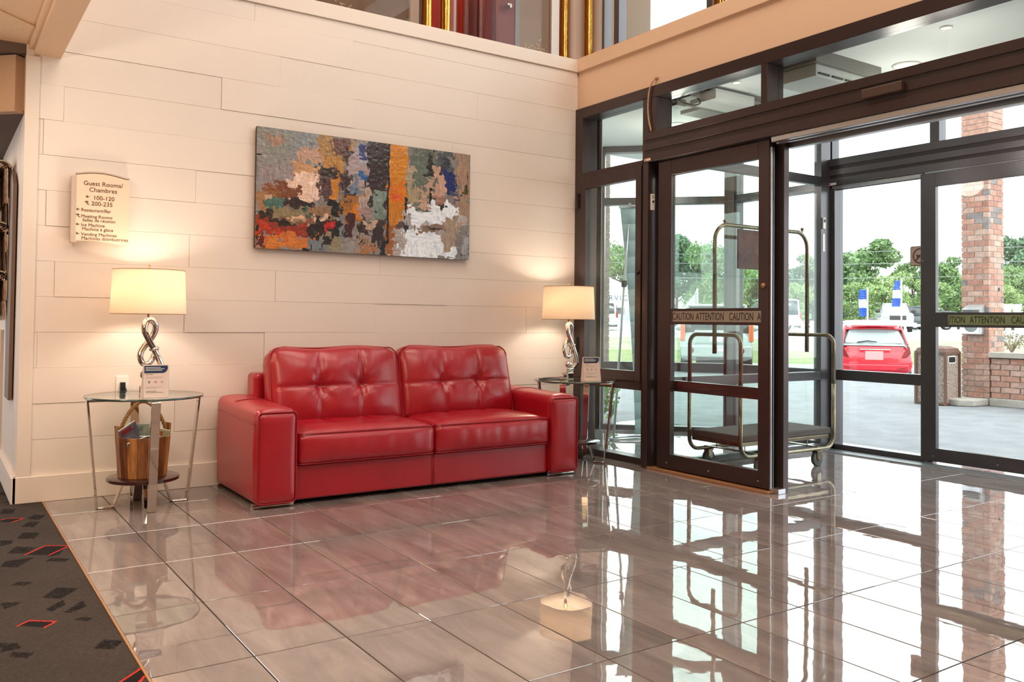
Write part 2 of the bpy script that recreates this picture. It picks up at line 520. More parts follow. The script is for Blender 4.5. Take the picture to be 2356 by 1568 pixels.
# ------------------------------------------------------------------ left wall of painted planks
Z0, PITCH = 0.148, 0.2014
wl = MB().box(-3.88, 0.33, 0.0, 0.25, 0, 3.06).build('wall_left', [G['wall_white']])
tag(wl, kind='structure')
joints = [[-3.3, -1.9], [-3.045, -0.9], [-2.2, -0.69], [-3.793, -2.5, -1.218], [-3.0, -1.722, -0.43], [-3.714, -2.433, -1.143], [-2.977, -1.691], [-3.765, -3.56, -2.2],
          [-2.947, -1.5], [-3.787, -2.0], [-3.687, -1.114], [-2.8, -1.905], [-2.427, -0.9], [-1.911], [-2.6]]
depths = [[4, 7, 4], [5, 9, 5], [9, 4, 8], [8, 4, 10, 5], [5, 10, 5, 7], [4, 8, 10, 5], [4, 7, 5], [4, 9, 4, 6], [7, 4, 6], [4, 9, 5], [10, 5, 4], [5, 10, 5], [9, 5, 4], [8, 4], [5, 4]]
for r in range(15):
    z0 = Z0 + PITCH * r; z1 = min(z0 + PITCH, 3.084)
    if z0 > 3.07: break
    xs = [-3.812] + joints[r] + [0.06]
    for i in range(len(xs) - 1):
        d = 0.004 + depths[r][i] * 0.0008
        o = MB().box(xs[i] + 0.0005, xs[i + 1] - 0.0005, -d, 0.0, z0 + 0.0005, z1 - 0.0005).build('plank', G['plank'], wl, bevel=0.001, seg=1)
tag(MB().box(-3.882, -3.812, -0.022, 0.0, 0.146, 2.51).build('trim_2', G['wall_white'], bevel=0.002), kind='structure')
tag(MB().box(-3.9, -2.0, -0.026, 0.0, 0.0, 0.148).box(-2.0, 0.02, -0.026, 0, 0, 0.148).box(-3.906, -3.88, -0.026, 2.4, 0, 0.148).build('baseboard_left', G['wall_white'], bevel=0.004), kind='structure')
# ledge cap and fascia over the glass front
tag(MB().box(-3.9, 0.05, -0.022, 0.3, 3.085, 3.187).build('trim_3', G['wall_white'], bevel=0.003), kind='structure')
tag(MB().box(0.07, 0.22, -6.8, 0.25, 2.775, 3.09).build('wall_right', G['fascia']), kind='structure')
tag(MB().box(0.048, 0.26, -6.8, 0.3, 3.085, 3.195).build('trim_4', G['fascia'], bevel=0.003), kind='structure')

# ------------------------------------------------------------------ inner glass front (plane x about 0.04)
def pane(parent, name, x, y0, y1, z0, z1, glass=None):
    return MB().box(x - 0.003, x + 0.003, min(y0, y1), max(y0, y1), z0, z1).build(name, glass or G['glass'], parent)
tr = MB()
tr.box(0.04, 0.20, -0.20 + 0.10, -0.01, 0, 2.775)                 # jamb by the plank wall
tr.box(0.04, 0.20, -6.8, -0.10, 2.69, 2.775)                      # head
tr.box(0.04, 0.20, -0.955, -0.875, 2.42, 2.69)                     # mullion over the post
tr.box(0.04, 0.20, -1.955, -1.905, 2.42, 2.69)
tr.box(0.04, 0.20, -4.35, -4.27, 2.42, 2.69)
tr.box(0.04, 0.16, -0.88, -0.10, 2.20, 2.245)                     # rail over the casement
tr.box(0.04, 0.16, -0.88, -0.10, 0.545, 0.61)
tr.box(0.04, 0.16, -0.88, -0.10, 0.0, 0.05)
tr.box(0.04, 0.16, -0.885, -0.812, 0.05, 2.70)
tr.build('trim_5', G['bronze'], bevel=0.003, seg=1)
tag(bpy.data.objects['trim_5'], kind='structure')
tag(MB().box(-0.02, 0.15, -0.94, -0.885, 0, 2.204).build('trim_6', G['bronze'], bevel=0.003, seg=1), kind='structure')
# upper and lower fixed panes left of the post
w = empty('window_1'); tag(w, kind='structure')
pane(w, 'pane', 0.13, -0.10, -0.82, 2.245, 2.69)
w = empty('window_2'); tag(w, kind='structure')
pane(w, 'pane', 0.11, -0.10, -0.82, 0.05, 0.545)
# casement / service door leaf
w = empty('door_1'); tag(w, kind='structure')
f = MB().box(0.03, 0.085, -0.158, -0.10, 0.61, 2.205).box(0.03, 0.085, -0.812, -0.75, 0.61, 2.205).box(0.03, 0.085, -0.75, -0.158, 0.61, 0.685).box(0.03, 0.085, -0.75, -0.158, 2.113, 2.205)
f.build('door_frame', G['bronze'], w, bevel=0.002, seg=1)
pane(w, 'pane', 0.06, -0.155, -0.752, 0.68, 2.12)
MB().lathe([(0.012, 0), (0.014, 0.006), (0.010, 0.018), (0.001, 0.020)], 16, (0.03, -0.785, 1.413), mat=Matrix.Rotation(-PI / 2, 4, 'Y')).build('lock', G['bronze'], w, True)
for z in (1.96, 0.80):
    MB().tube([(0.022, -0.06, z), (0.022, -0.06, z + 0.12)], 0.014, 8).box(0.03, 0.045, -0.075, -0.05, z, z + 0.12).build('hinge', G['bronze_dark'], w)
# header with proud bands
hd = MB().box(0.0, 0.22, -6.8, -0.885, 2.205, 2.42)
for z0, z1 in ((2.366, 2.42), (2.292, 2.341), (2.205, 2.262)):
    hd.box(-0.02, 0.001, -6.8, -0.885, z0, z1)
tag(hd.build('trim_7', G['bronze'], bevel=0.0015, seg=1), kind='structure')
tag(MB().box(-0.012, -0.001, -6.8, -0.90, 2.262, 2.292).box(-0.012, -0.001, -6.8, -0.90, 2.341, 2.366).build('trim_8', G['bronze_dark']), kind='structure')
# upper transom panes
for n, (a, b) in enumerate(((-0.955, -1.905), (-1.955, -4.27), (-4.35, -6.8))):
    w = empty('window_%d' % (3 + n)); tag(w, kind='structure'); pane(w, 'pane', 0.15, a, b, 2.42, 2.69)
# sliding track over the opening
t = MB().box(0.0, 0.035, -6.8, -2.02, 2.17, 2.205).box(0.05, 0.075, -6.8, -2.02, 2.165, 2.205).box(0.15, 0.2, -6.8, -2.02, 2.15, 2.205)
tag(t.build('trim_9', G['alu'], bevel=0.003, seg=1), kind='structure')
tag(MB().box(0.075, 0.15, -6.8, -2.02, 2.18, 2.205).build('trim_10', G['black']), kind='structure')
# fixed sidelight behind the open leaf
w = empty('window_6'); tag(w, kind='structure')
f = MB().box(0.10, 0.15, -1.01, -0.955, 0, 2.2).box(0.10, 0.15, -2.04, -1.93, 0, 2.2).box(0.10, 0.15, -1.94, -1.0, 0, 0.10).box(0.10, 0.15, -1.94, -1.0, 0.56, 0.635).box(0.10, 0.15, -1.94, -1.0, 2.12, 2.2)
f.build('window_frame', G['bronze'], w, bevel=0.002, seg=1)
pane(w, 'pane', 0.125, -1.0, -1.94, 0.10, 2.12)

CAUT = mat('grey_caution_tape', rgb(150, 140, 126), 0.35)
CAUT2 = mat('green_caution_tape', rgb(150, 158, 112), 0.35)
def leaf(name, x, y0, y1, stile, stile2, gz0, gz1, top, tape_mat, tape, seq, metal, knob=True, edge=True):
    """sliding leaf in the plane x; y0 is its far edge and y1 its near edge"""
    w = empty(name, (x, 0, 0.0)); tag(w, kind='structure')
    T = 0.045
    f = MB()
    f.box(0, T, y0 - stile, y0, 0.02, top).box(0, T, y1, y1 + stile2, 0.02, top)
    f.box(0, T, y1 + stile2, y0 - stile, 0.02, gz0).box(0, T, y1 + stile2, y0 - stile, gz1, top)
    f.box(0.0, T, y1 + stile2, y0 - stile, 1.035, 1.145)
    f.build('door_frame', metal, w, bevel=0.0025, seg=1)
    MB().box(0.019, 0.026, y1 + stile2, y0 - stile, gz0, 1.035).box(0.019, 0.026, y1 + stile2, y0 - stile, 1.145, gz1).build('pane', G['glass'], w)
    t0 = tape[0]; t1 = tape[1]
    tp = MB().box(-0.0015, 0, t1, t0, 1.054, 1.126).build('tape', tape_mat, w)
    for word, ys in seq:
        txt = text(word, 'lettering', G['ink'], None, Matrix(), 0.072, 'LEFT', 0.0004, 0.622)
        me = txt.data; me.transform(Matrix.Translation((t0 - ys, 0, 0))); L = t0 - t1
        bm = bmesh.new(); bm.from_mesh(me)
        for co, no in (((0.002, 0, 0), (-1, 0, 0)), ((L - 0.002, 0, 0), (1, 0, 0))):
            bmesh.ops.bisect_plane(bm, geom=bm.verts[:] + bm.edges[:] + bm.faces[:], plane_co=co, plane_no=no, clear_outer=True)
        bm.to_mesh(me); bm.free()
        if not me.polygons:
            bpy.data.objects.remove(txt); continue
        txt.parent = tp
        txt.matrix_local = frameM((-0.0022, t0, 1.066), (0, -1, 0), (0, 0, 1))
    if knob:
        MB().lathe([(0.016, 0), (0.018, 0.006), (0.012, 0.016), (0.001, 0.018)], 16, (0, y1 + 0.04, 1.284), mat=Matrix.Rotation(-PI / 2, 4, 'Y')).build('lock', G['sill'], w, True)
    if edge:
        MB().box(0.008, 0.016, y1 - 0.012, y1, 0.02, top - 0.05).box(0.028, 0.036, y1 - 0.012, y1, 0.02, top - 0.05).build('edge_strip', G['alu'], w)
    for yy in (y0 - 0.1, (y0 + y1) / 2, y1 + 0.08):
        MB().sphere((0, yy, 0.06), 0.005, 8, 5).build('screw', G['alu'], w, True)
    return w
leaf('door_2', 0.028, -0.995, -1.985, 0.13, 0.085, 0.125, 2.09, 2.2, CAUT, (-1.150, -1.925), [('CAUTION', -1.147), ('ATTENTION', -1.371), ('CAUTION', -1.664), ('ATTENTION', -1.896)], G['bronze'])
# threshold under the leaf and floor guide
tag(MB().box(-0.02, 0.0, -2.02, -0.94, 0, 0.016).box(0.0, 0.12, -2.02, -0.94, 0, 0.012).build('trim_11', G['sill'], bevel=0.003), kind='structure')
tag(MB().box(0.03, 0.10, -2.06, -1.99, 0, 0.03).build('trim_12', G['alu'], bevel=0.003), kind='structure')

# ------------------------------------------------------------------ vestibule partition, outer wall and angled bay
def wall_glazed(name, p0, p1, zs, thick, first, last, metal, top=2.78, n0=1):
    """glazed bay from p0 to p1 with horizontal rails at the (z0, z1) pairs and glass between them"""
    a = Vector((p0[0], p0[1], 0)); b = Vector((p1[0], p1[1], 0)); d = b - a; L = d.length; ang = math.atan2(d.y, d.x)
    w = empty(name, (a.x, a.y, 0), ang); tag(w, kind='structure')
    f = MB()
    for z0, z1 in zs: f.box(0, L, -thick / 2, thick / 2, z0, z1)
    if first: f.box(0, first, -thick / 2, thick / 2, 0, top)
    if last: f.box(L - last, L, -thick / 2, thick / 2, 0, top)
    f.build('window_frame', metal, w, bevel=0.0025, seg=1)
    for i in range(len(zs) - 1):
        MB().box(first, L - last, -0.003, 0.003, zs[i][1], zs[i + 1][0]).build('pane', G['glass'], w)
    return w
RZ = [(0, 0.045), (0.575, 0.66), (2.2, 2.27), (2.72, 2.78)]
wall_glazed('window_7', (0.2, -0.965), (1.92, -0.965), [(0, 0.05), (0.58, 0.65), (2.215, 2.29), (2.74, 2.78)], 0.05, 0, 0, G['bronze_grey'])
tag(MB().box(1.90, 2.03, -0.99, -0.92, 0, 2.78).build('trim_13', G['bronze_grey'], bevel=0.003, seg=1), kind='structure')
wall_glazed('window_8', (2.09, -0.97), (2.09, 0.10), RZ, 0.10, 0.06, 0.05, G['bronze_grey'])
wall_glazed('window_9', (2.09, 0.17), (1.2, 1.06), RZ, 0.10, 0.05, 0.05, G['bronze_grey'])
tag(MB().box(2.03, 2.16, 0.07, 0.20, 0, 2.78).build('trim_14', G['bronze_grey'], bevel=0.004, seg=1), kind='structure')
# white wall that closes the angled bay towards the plank wall
tag(MB().box(0.2, 0.335, 0.0, 0.25, 0.16, 2.80).bar((0.30, 0.2, 1.4), (1.19, 1.10, 1.4), 0.08, 2.8).build('wall_bay', G['stub']), kind='structure')
tag(MB().box(0.2, 0.337, -0.012, 0.0, 0, 0.16).build('baseboard_bay', G['grey']), kind='structure')
# outer front: sidelight, header, sliding leaf
w = empty('window_10'); tag(w, kind='structure')
f = MB().box(2.03, 2.15, -1.82, -0.99, 0, 0.045).box(2.06, 2.14, -1.82, -0.99, 0.58, 0.665).box(2.03, 2.15, -1.03, -0.985, 0, 2.2).box(2.08, 2.14, -1.86, -1.80, 0, 2.2)
f.build('window_frame', G['bronze_grey'], w, bevel=0.0025, seg=1)
pane(w, 'pane', 2.10, -1.03, -1.81, 0.045, 0.58); pane(w, 'pane', 2.10, -1.03, -1.81, 0.665, 2.22)
hd = MB().box(2.03, 2.18, -6.8, -0.93, 2.22, 2.445)
for z0, z1 in ((2.385, 2.445), (2.305, 2.355), (2.22, 2.28)):
    hd.box(2.01, 2.031, -6.8, -0.93, z0, z1)
tag(hd.build('trim_15', G['bronze_grey'], bevel=0.0015, seg=1), kind='structure')
tag(MB().box(2.018, 2.03, -6.8, -0.94, 2.28, 2.305).box(2.018, 2.03, -6.8, -0.94, 2.355, 2.385).build('trim_16', G['bronze_dark']), kind='structure')
tag(MB().box(2.03, 2.05, -1.8, -1.0, 2.19, 2.22).box(2.07, 2.09, -1.8, -1.0, 2.185, 2.22).build('trim_17', G['alu'], bevel=0.002, seg=1), kind='structure')
tag(MB().box(2.05, 2.15, -1.93, -1.855, 2.445, 2.78).box(2.05, 2.15, -4.2, -4.1, 2.445, 2.78).box(2.05, 2.15, -6.8, -0.93, 2.72, 2.78).box(2.05, 2.15, -0.99, -0.93, 2.445, 2.78).build('trim_18', G['bronze_grey'], bevel=0.002, seg=1), kind='structure')
for n, (a, b) in enumerate(((-0.99, -1.855), (-1.93, -4.1), (-4.2, -6.8))):
    w = empty('window_%d' % (11 + n)); tag(w, kind='structure'); pane(w, 'pane', 2.10, a, b, 2.445, 2.72)
leaf('door_3', 2.015, -1.80, -2.95, 0.12, 0.1, 0.12, 2.105, 2.21, CAUT2, (-2.018, -2.90), [('CAUTION', -1.944), ('ATTENTION', -2.18), ('CAUTION', -2.471), ('ATTENTION', -2.707)], G['bronze_grey'], False, False)
t = MB()
for i in range(5): t.box(1.86 + i * 0.032, 1.884 + i * 0.032, -6.8, -0.99, 0.0, 0.005 + 0.002 * (i % 2))
tag(t.build('trim_19', G['alu'], bevel=0.001, seg=1), kind='structure')
leaf_far = None
# outer front continues past the frame (leaf, jamb)
leaf('door_4', 2.06, -4.15, -5.3, 0.12, 0.1, 0.12, 2.105, 2.21, CAUT2, (-4.3, -5.2), [('CAUTION', -4.32), ('ATTENTION', -4.556), ('CAUTION', -4.847)], G['bronze_grey'], False, False)
leaf('door_5', 0.028, -4.35, -5.34, 0.085, 0.13, 0.125, 2.09, 2.2, CAUT, (-4.45, -5.2), [('CAUTION', -4.46), ('ATTENTION', -4.70), ('CAUTION', -4.99)], G['bronze'], False, False)
tag(MB().box(-0.02, 2.15, -6.8, -5.36, 0, 2.8).build('wall_end', G['stub']), kind='structure')
# vestibule ceiling
tag(MB().box(0.2, 2.16, -6.8, 1.3, 2.78, 3.08).build('ceiling_vestibule', G['ceiling']), kind='structure')
DL = emis('downlight_lens', (1, 0.86, 0.66, 1), 6.0)
def downlight(x, y, r, on, label):
    e = empty('downlight', (x, y, 2.78))
    tag(e, label, 'light')
    MB().lathe([(r, 0), (r * 1.02, -0.006), (r * 0.82, -0.010), (r * 0.78, -0.002)], 32).build('trim_ring', G['white'], e, True)
    MB().lathe([(r * 0.78, -0.003), (0.001, -0.003)], 32).build('lens', DL if on else G['white'], e)
    if on:
        l = lamp('downlight_lamp', 'POINT', (0, 0, -0.42), 7.5 if r > 0.05 else 4, (1, 0.93, 0.84), 0.12); l.parent = e
downlight(1.06, -2.27, 0.09, True, 'large glowing round downlight in the vestibule ceiling above the header sensor')
downlight(0.56, -2.82, 0.035, True, 'tiny round downlight in the vestibule ceiling nearest the upper right corner')
downlight(0.47, -1.33, 0.035, True, 'tiny bright spot in the vestibule ceiling behind the second transom pane')
downlight(1.08, -0.12, 0.09, True, 'glowing round downlight low behind the left corner of the second transom pane')

# ------------------------------------------------------------------ upper floor behind the ledge
up = G
G['taupe'] = mat('taupe_wall', rgb(132, 110, 92), 0.6)
G['red_paint'] = mat('red_pillar_paint', rgb(180, 36, 20), 0.4)
G['maroon'] = mat('maroon_door_paint', rgb(110, 18, 18), 0.6)
G['up_white'] = mat('upper_white_paint', rgb(205, 192, 182), 0.5)
tag(MB().box(-7.5, 1.25, 0.3, 3.2, 2.95, 3.08).build('floor_upper', G['carpet_plain']), kind='structure')
def xs_at(px, y):
    d = FW + RT * ((px - 1178) / F_PX) - UP * ((60 - 688.33) / F_PX)
    return (CAM + d * ((y - CAM.y) / d.y)).x
YB = 1.2
uw = MB().box(-7.5, xs_at(862, YB), YB, YB + .1, 3.08, 5.9)
tag(MB().box(-7.5, xs_at(940, YB), YB, YB + .1, 3.08, 5.9).box(xs_at(1193, YB), xs_at(1265, YB), YB, YB + .1, 3.08, 5.9).build('wall_upper', G['taupe']), kind='structure')
tag(MB().box(xs_at(940, YB), xs_at(960, YB), YB - 0.03, YB + .1, 3.08, 5.9).box(xs_at(1265, YB), 1.2, YB - 0.03, YB + .1, 3.08, 5.9).build('trim_20', G['up_white']), kind='structure')
tag(MB().box(xs_at(960, YB), xs_at(972, YB), YB, YB + .1, 3.08, 5.9).box(xs_at(1183, YB), xs_at(1193, YB), YB - 0.02, YB + .1, 3.08, 5.9).build('trim_21', G['grey']), kind='structure')
tag(MB().box(xs_at(972, YB), xs_at(1064, YB), YB - 0.05, YB + .1, 3.08, 5.9).build('wall_red', G['red_paint']), kind='structure')
for px, wd in ((1037, .012), (1063, .012)):
    pass
tag(MB().box(xs_at(1037, YB), xs_at(1040, YB), YB - .07, YB - 0.05, 3.08, 5.9).box(xs_at(1062, YB), xs_at(1066, YB), YB - .07, YB - 0.05, 3.08, 5.9).build('trim_22', G['white']), kind='structure')
w = empty('door_6', (0, 0, 0)); tag(w, kind='structure')
MB().box(xs_at(1066, YB), xs_at(1183, YB), YB - 0.01, YB + 0.05, 3.08, 5.2).build('door_panel', G['maroon'], w)
kx = xs_at(1163, YB)
MB().lathe([(0.012, 0), (0.012, 0.03), (0.03, 0.045), (0.034, 0.065), (0.022, 0.08), (0.001, 0.082)], 16, (kx, YB - 0.01, 4.0), mat=Matrix.Rotation(PI / 2, 4, 'X')).build('door_knob', G['chrome'], w, True)
# arched tubes modelled to stand for a brass rail's reflection at the dark red door
for px0, px1, zt, lab in ((1073, 1103, 3.99, 'modelled reflection of an arched brass rail above the ledge, left of its pair'), (1110, 1140, 4.10, 'taller modelled reflection of an arched brass rail above the ledge, right of its pair')):
    y = 1.0; x0, x1 = xs_at(px0, y), xs_at(px1, y); r = (x1 - x0) / 2
    pts = [(x0, y, 3.08), (x0, y, zt - r)] + [((x0 + x1) / 2 - r * math.cos(a), y, zt - r + r * math.sin(a)) for a in np.linspace(0, PI, 10)[1:-1]] + [(x1, y, zt - r), (x1, y, 3.08)]
    o = MB().tube(pts, 0.022, 10).build('rail_reflection', mat('reflected_brass', rgb(130, 50, 24), 0.35, 0.7), smooth=True)
    tag(o, lab, 'rail')
# brass posts along the ledge
def brass(x, y, label):
    tag(MB().lathe([(0.041, 3.187), (0.041, 5.9)], 20, (x, y, 0)).build('brass_post', G['brass'], smooth=True), label, 'post', 'brass posts on the ledge')
brass(xs_at(981, .12), .12, 'leftmost polished brass post on the ledge, left of the red wall strip')
brass(xs_at(1024, .12), .12, 'polished brass post on the ledge between the two red wall strips')
brass(xs_at(1298, .12), .12, 'polished brass post just left of the ledge corner')
brass(xs_at(1354, -.05), -.05, 'polished brass post just right of the ledge corner')
brass(0.155, -1.45, 'brass post over the glass front, left of the far pair')
brass(0.155, -1.66, 'brass post over the glass front, rightmost in view')
tag(MB().box(0.06, 0.2, 0.04, 0.18, 3.19, 5.9).build('trim_23', G['up_white']), kind='structure')
# smoked glass balustrade on the ledge; small gold bars stand in for chandelier reflections
gb = empty('glass_balustrade', (0, 0, 3.187)); tag(gb, 'frameless glass panel on the ledge above the plank wall, with modelled chandelier glints', 'balustrade')
MB().box(-3.4, xs_at(1268, .2), 0.197, 0.205, 0, 1.0).build('pane', glass_mat('smoked_glass', (0.85, 0.80, 0.76, 1), 0.012, 0.3), gb)
rnd = random.Random(11); fk = MB()
for cx_, n in ((1235, 26), (770, 22)):
    for k in range(n):
        px = cx_ + rnd.gauss(0, 14); x = xs_at(px, .19); z = abs(rnd.gauss(0.03, 0.09)) + 0.01 + (0.10 if cx_ == 770 else 0.0) * 0
        if z > 0.35: continue
        a = rnd.uniform(0, PI); l = rnd.uniform(0.004, 0.022)
        fk.bar((x - l * math.cos(a), .192, z - l * math.sin(a)), (x + l * math.cos(a), .192, z + l * math.sin(a)), 0.002, 0.005, (0, 1, 0))
fk.build('chandelier_glints', mat('gold_glint', rgb(230, 190, 130), 0.3, 0.7), gb)['kind'] = 'stuff'
# upper glazing over the front
f = MB()
for y in (-0.12, -0.30, -1.30, -1.56, -2.9, -4.4, -5.9): f.box(0.22, 0.30, y - 0.03, y + 0.03, 3.19, 5.9)
f.box(0.22, 0.30, -6.8, -0.1, 3.19, 3.28).box(0.22, 0.30, -6.8, -0.1, 5.8, 5.9).box(0.22, 0.30, -6.8, -0.1, 4.6, 4.66)
tag(f.build('window_14', G['bronze_grey']), kind='structure')
MB().box(0.255, 0.261, -6.8, -0.12, 3.28, 5.8).build('pane', G['glass'], bpy.data.objects['window_14'])
tag(MB().box(0.20, 0.28, -0.12, 0.3, 3.19, 5.9).build('wall_corner', G['up_white']), kind='structure')
tag(MB().box(1.15, 1.25, 0.3, 3.2, 3.08, 5.9).build('wall_upper_side', G['up_white']), kind='structure')
# ceilings and far walls of the lobby (out of frame, they close the room)
tag(MB().box(-9, 1.25, -11, 3.2, 5.92, 6.1).build('ceiling_lobby', G['wall_white']), kind='structure')
tag(MB().box(-9.1, -9, -11, 3.2, 0, 6).build('wall_far_left', G['fascia']), kind='structure')
tag(MB().box(-9, 2.15, -11.1, -11, 0, 6).box(0.05, 0.2, -11, -6.8, 0, 6).build('wall_back', G['fascia']), kind='structure')

# ------------------------------------------------------------------ hall at the left edge
tag(MB().box(-9, -3.88, 0.0, 3.2, 2.52, 3.08).build('wall_hall_top', G['hall_dark']), kind='structure')
D45 = Vector((-0.7071, 0.7071, 0))
c0 = Vector((-3.882, 0.0, 0))
bk = MB().bar(c0 + Vector((-0.02, 0.05, 2.352)), c0 + D45 * 3.2 + Vector((-0.02, 0.05, 2.352)), 0.08, 0.32)
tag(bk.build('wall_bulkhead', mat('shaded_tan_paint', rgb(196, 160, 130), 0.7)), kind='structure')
tag(MB().prism([(-3.88, 0.06), (-6.1, 2.3), (-3.88, 3.2)], 2, 2.19, 2.21).build('ceiling_recess', G['hall_dark']), kind='structure')
tag(MB().box(-3.881, -3.70, 0.25, 2.4, 0, 2.52).build('wall_return', G['wall_white']), kind='structure')
tag(MB().bar(Vector((-3.86, 1.75, 1.15)), Vector((-5.4, 3.2, 1.15)), 0.08, 2.3).build('wall_recess', G['hall_dark']), kind='structure')
tag(MB().box(-3.90, -3.88, 1.2, 1.7, 0.148, 0.95).build('trim_24', G['wall_white']), kind='structure')
# drop ceiling, its edge beam and its tiles
ce = MB().box(-9, -3.84, -11, 3.2, 2.575, 2.62).build('ceiling_hall', G['beam']); tag(ce, kind='structure')
tag(MB().box(-3.842, -3.708, -11, 0.0, 2.52, 3.2).box(-3.87, -3.842, -11, 0.0, 2.55, 2.6).build('trim_25', G['beam']), kind='structure')
U = Vector((0.7071, -0.7071, 0)); V_ = Vector((0.7071, 0.7071, 0))
org = Vector((-3.83, -0.36, 0))
PT = 0.61
ct = MB()
for i in range(-6, 7):
    for j in range(-6, 7):
        c = org + U * (PT * (i + 0.5)) + V_ * (PT * (j + 0.5))
        if c.x < -3.87 - 0.02 and c.x > -6.2 and -4 < c.y < 2.2 and c.x + 0.40 < -3.87 + 0.43:
            h = PT / 2 - 0.009
            q = [c + U * a + V_ * b for a, b in ((-h, -h), (h, -h), (h, h), (-h, h))]
            # clip to x < -3.872
            poly = []
            for k in range(4):
                A, B_ = q[k], q[(k + 1) % 4]
                ia, ib = A.x < -3.872, B_.x < -3.872
                if ia: poly.append((A.x, A.y))
                if ia != ib:
                    t = (-3.872 - A.x) / (B_.x - A.x); p = A + (B_ - A) * t; poly.append((p.x, p.y))
            if len(poly) >= 3:
                MB().prism(poly, 2, 2.566, 2.5765).build('tile', G['acoustic'], ce)
for j in range(-6, 7):
    pass

# newspapers on the rack at the left edge
rk = empty('newspaper_rack', (-3.888, 0.30, 0)); tag(rk, 'tall dark newspaper rack fixed to the side wall at the left edge', 'rack')
MB().prism([(0.0, 0.55), (0.30, 0.55), (0.30, 1.82), (0.15, 1.92), (0.0, 1.82)], 0, -0.02, 0.0).build('back_board', mat('dark_rack_wood', rgb(122, 98, 84), 0.5), rk)
for z in (1.92, 1.54, 1.24):
    MB().tube([(0, 0.34, z), (-0.05, 0.36, z + 0.004), (-0.05, 0.98, z + .004), (0, 1.0, z)], 0.006, 8).build('rod', G['bronze_dark'], rk, True)
paper = [mat('newsprint_a', rgb(232, 218, 198), 0.8, noise_amt=0.3, noise_scale=40), mat('newsprint_b', rgb(218, 202, 182), 0.8, color2=rgb(160, 110, 96), noise_scale=14)]
for n, (z, ln, lab) in enumerate(((1.93, 0.37, 'top folded newspaper draped over the rack rod at the left edge'), (1.55, 0.25, 'middle folded newspaper hanging on the rack at the left edge'), (1.25, 0.25, 'lowest folded newspaper hanging on the rack at the left edge'))):
    e = empty('newspaper', (-3.890, 0.86, z)); tag(e, lab, 'newspaper', 'newspapers on the rack')
    for s in range(4):
        g = 0.010 * (s + 1); l = ln - 0.02 * s + random.uniform(-.02, .02)
        prof = []
        for k in range(9):
            a = PI * k / 8; prof.append((-0.062 + (g + 0.015) * math.cos(a), 0.012 + (g + .012) * math.sin(a)))
        path = [(prof[0][0] + 0.010, -l)] + [(prof[0][0] + 0.004, -l * .5)] + prof + [(prof[-1][0] - 0.012, -l * .45), (prof[-1][0] + 0.015, -l * 0.9)]
        m_ = MB()
        for k in range(len(path) - 1):
            (a0, b0), (a1, b1) = path[k], path[k + 1]
            m_.quad((a0, -0.26, b0), (a1, -0.26, b1), (a1, 0.26, b1), (a0, 0.26, b0))
        o = m_.build('sheet', paper[(s + 1) % 2], e)
        md = o.modifiers.new('t', 'SOLIDIFY'); md.thickness = 0.0088

# ------------------------------------------------------------------ sofa
def soft(sx, sy, sz, r, n, fn=None):
    """rounded box centred at 0 with a cube-grid; fn(local unit coords, point) displaces it"""
    m = MB()
    hx, hy, hz = sx / 2, sy / 2, sz / 2
    def axis(n_, h):
        return [(-1 + 2 * i / n_) for i in range(n_ + 1)]
    nx, ny, nz = n
    idx = {}
    def vert(i, j, k):
        key = (i, j, k)
        if key in idx: return idx[key]
        p = Vector(((-1 + 2 * i / nx) * hx, (-1 + 2 * j / ny) * hy, (-1 + 2 * k / nz) * hz))
        q = Vector((max(-hx + r, min(hx - r, p.x)), max(-hy + r, min(hy - r, p.y)), max(-hz + r, min(hz - r, p.z))))
        d = p - q
        if d.length > 1e-9:
            d.normalize(); p = q + d * r
        if fn: p = fn((-1 + 2 * i / nx, -1 + 2 * j / ny, -1 + 2 * k / nz), p)
        idx[key] = len(m.v); m.v.append(tuple(p)); return idx[key]
    for i in range(nx):
        for j in range(ny):
            for k in (0, nz):
                m.f.append((vert(i, j, k), vert(i + 1, j, k), vert(i + 1, j + 1, k), vert(i, j + 1, k)))
    for i in range(nx):
        for k in range(nz):
            for j in (0, ny):
                m.f.append((vert(i, j, k), vert(i + 1, j, k), vert(i + 1, j, k + 1), vert(i, j, k + 1)))
    for j in range(ny):
        for k in range(nz):
            for i in (0, nx):
                m.f.append((vert(i, j, k), vert(i, j + 1, k), vert(i, j + 1, k + 1), vert(i, j, k + 1)))
    m.m = [0] * len(m.f)
    return m

def rrect(w, h, r, n=6):
    out = []
    for cx_, cy_, a0 in ((w / 2 - r, h / 2 - r, 0), (-w / 2 + r, h / 2 - r, PI / 2), (-w / 2 + r, -h / 2 + r, PI), (w / 2 - r, -h / 2 + r, 3 * PI / 2)):
        for i in range(n + 1):
            a = a0 + PI / 2 * i / n
            out.append((cx_ + r * math.cos(a), cy_ + r * math.sin(a)))
    return out

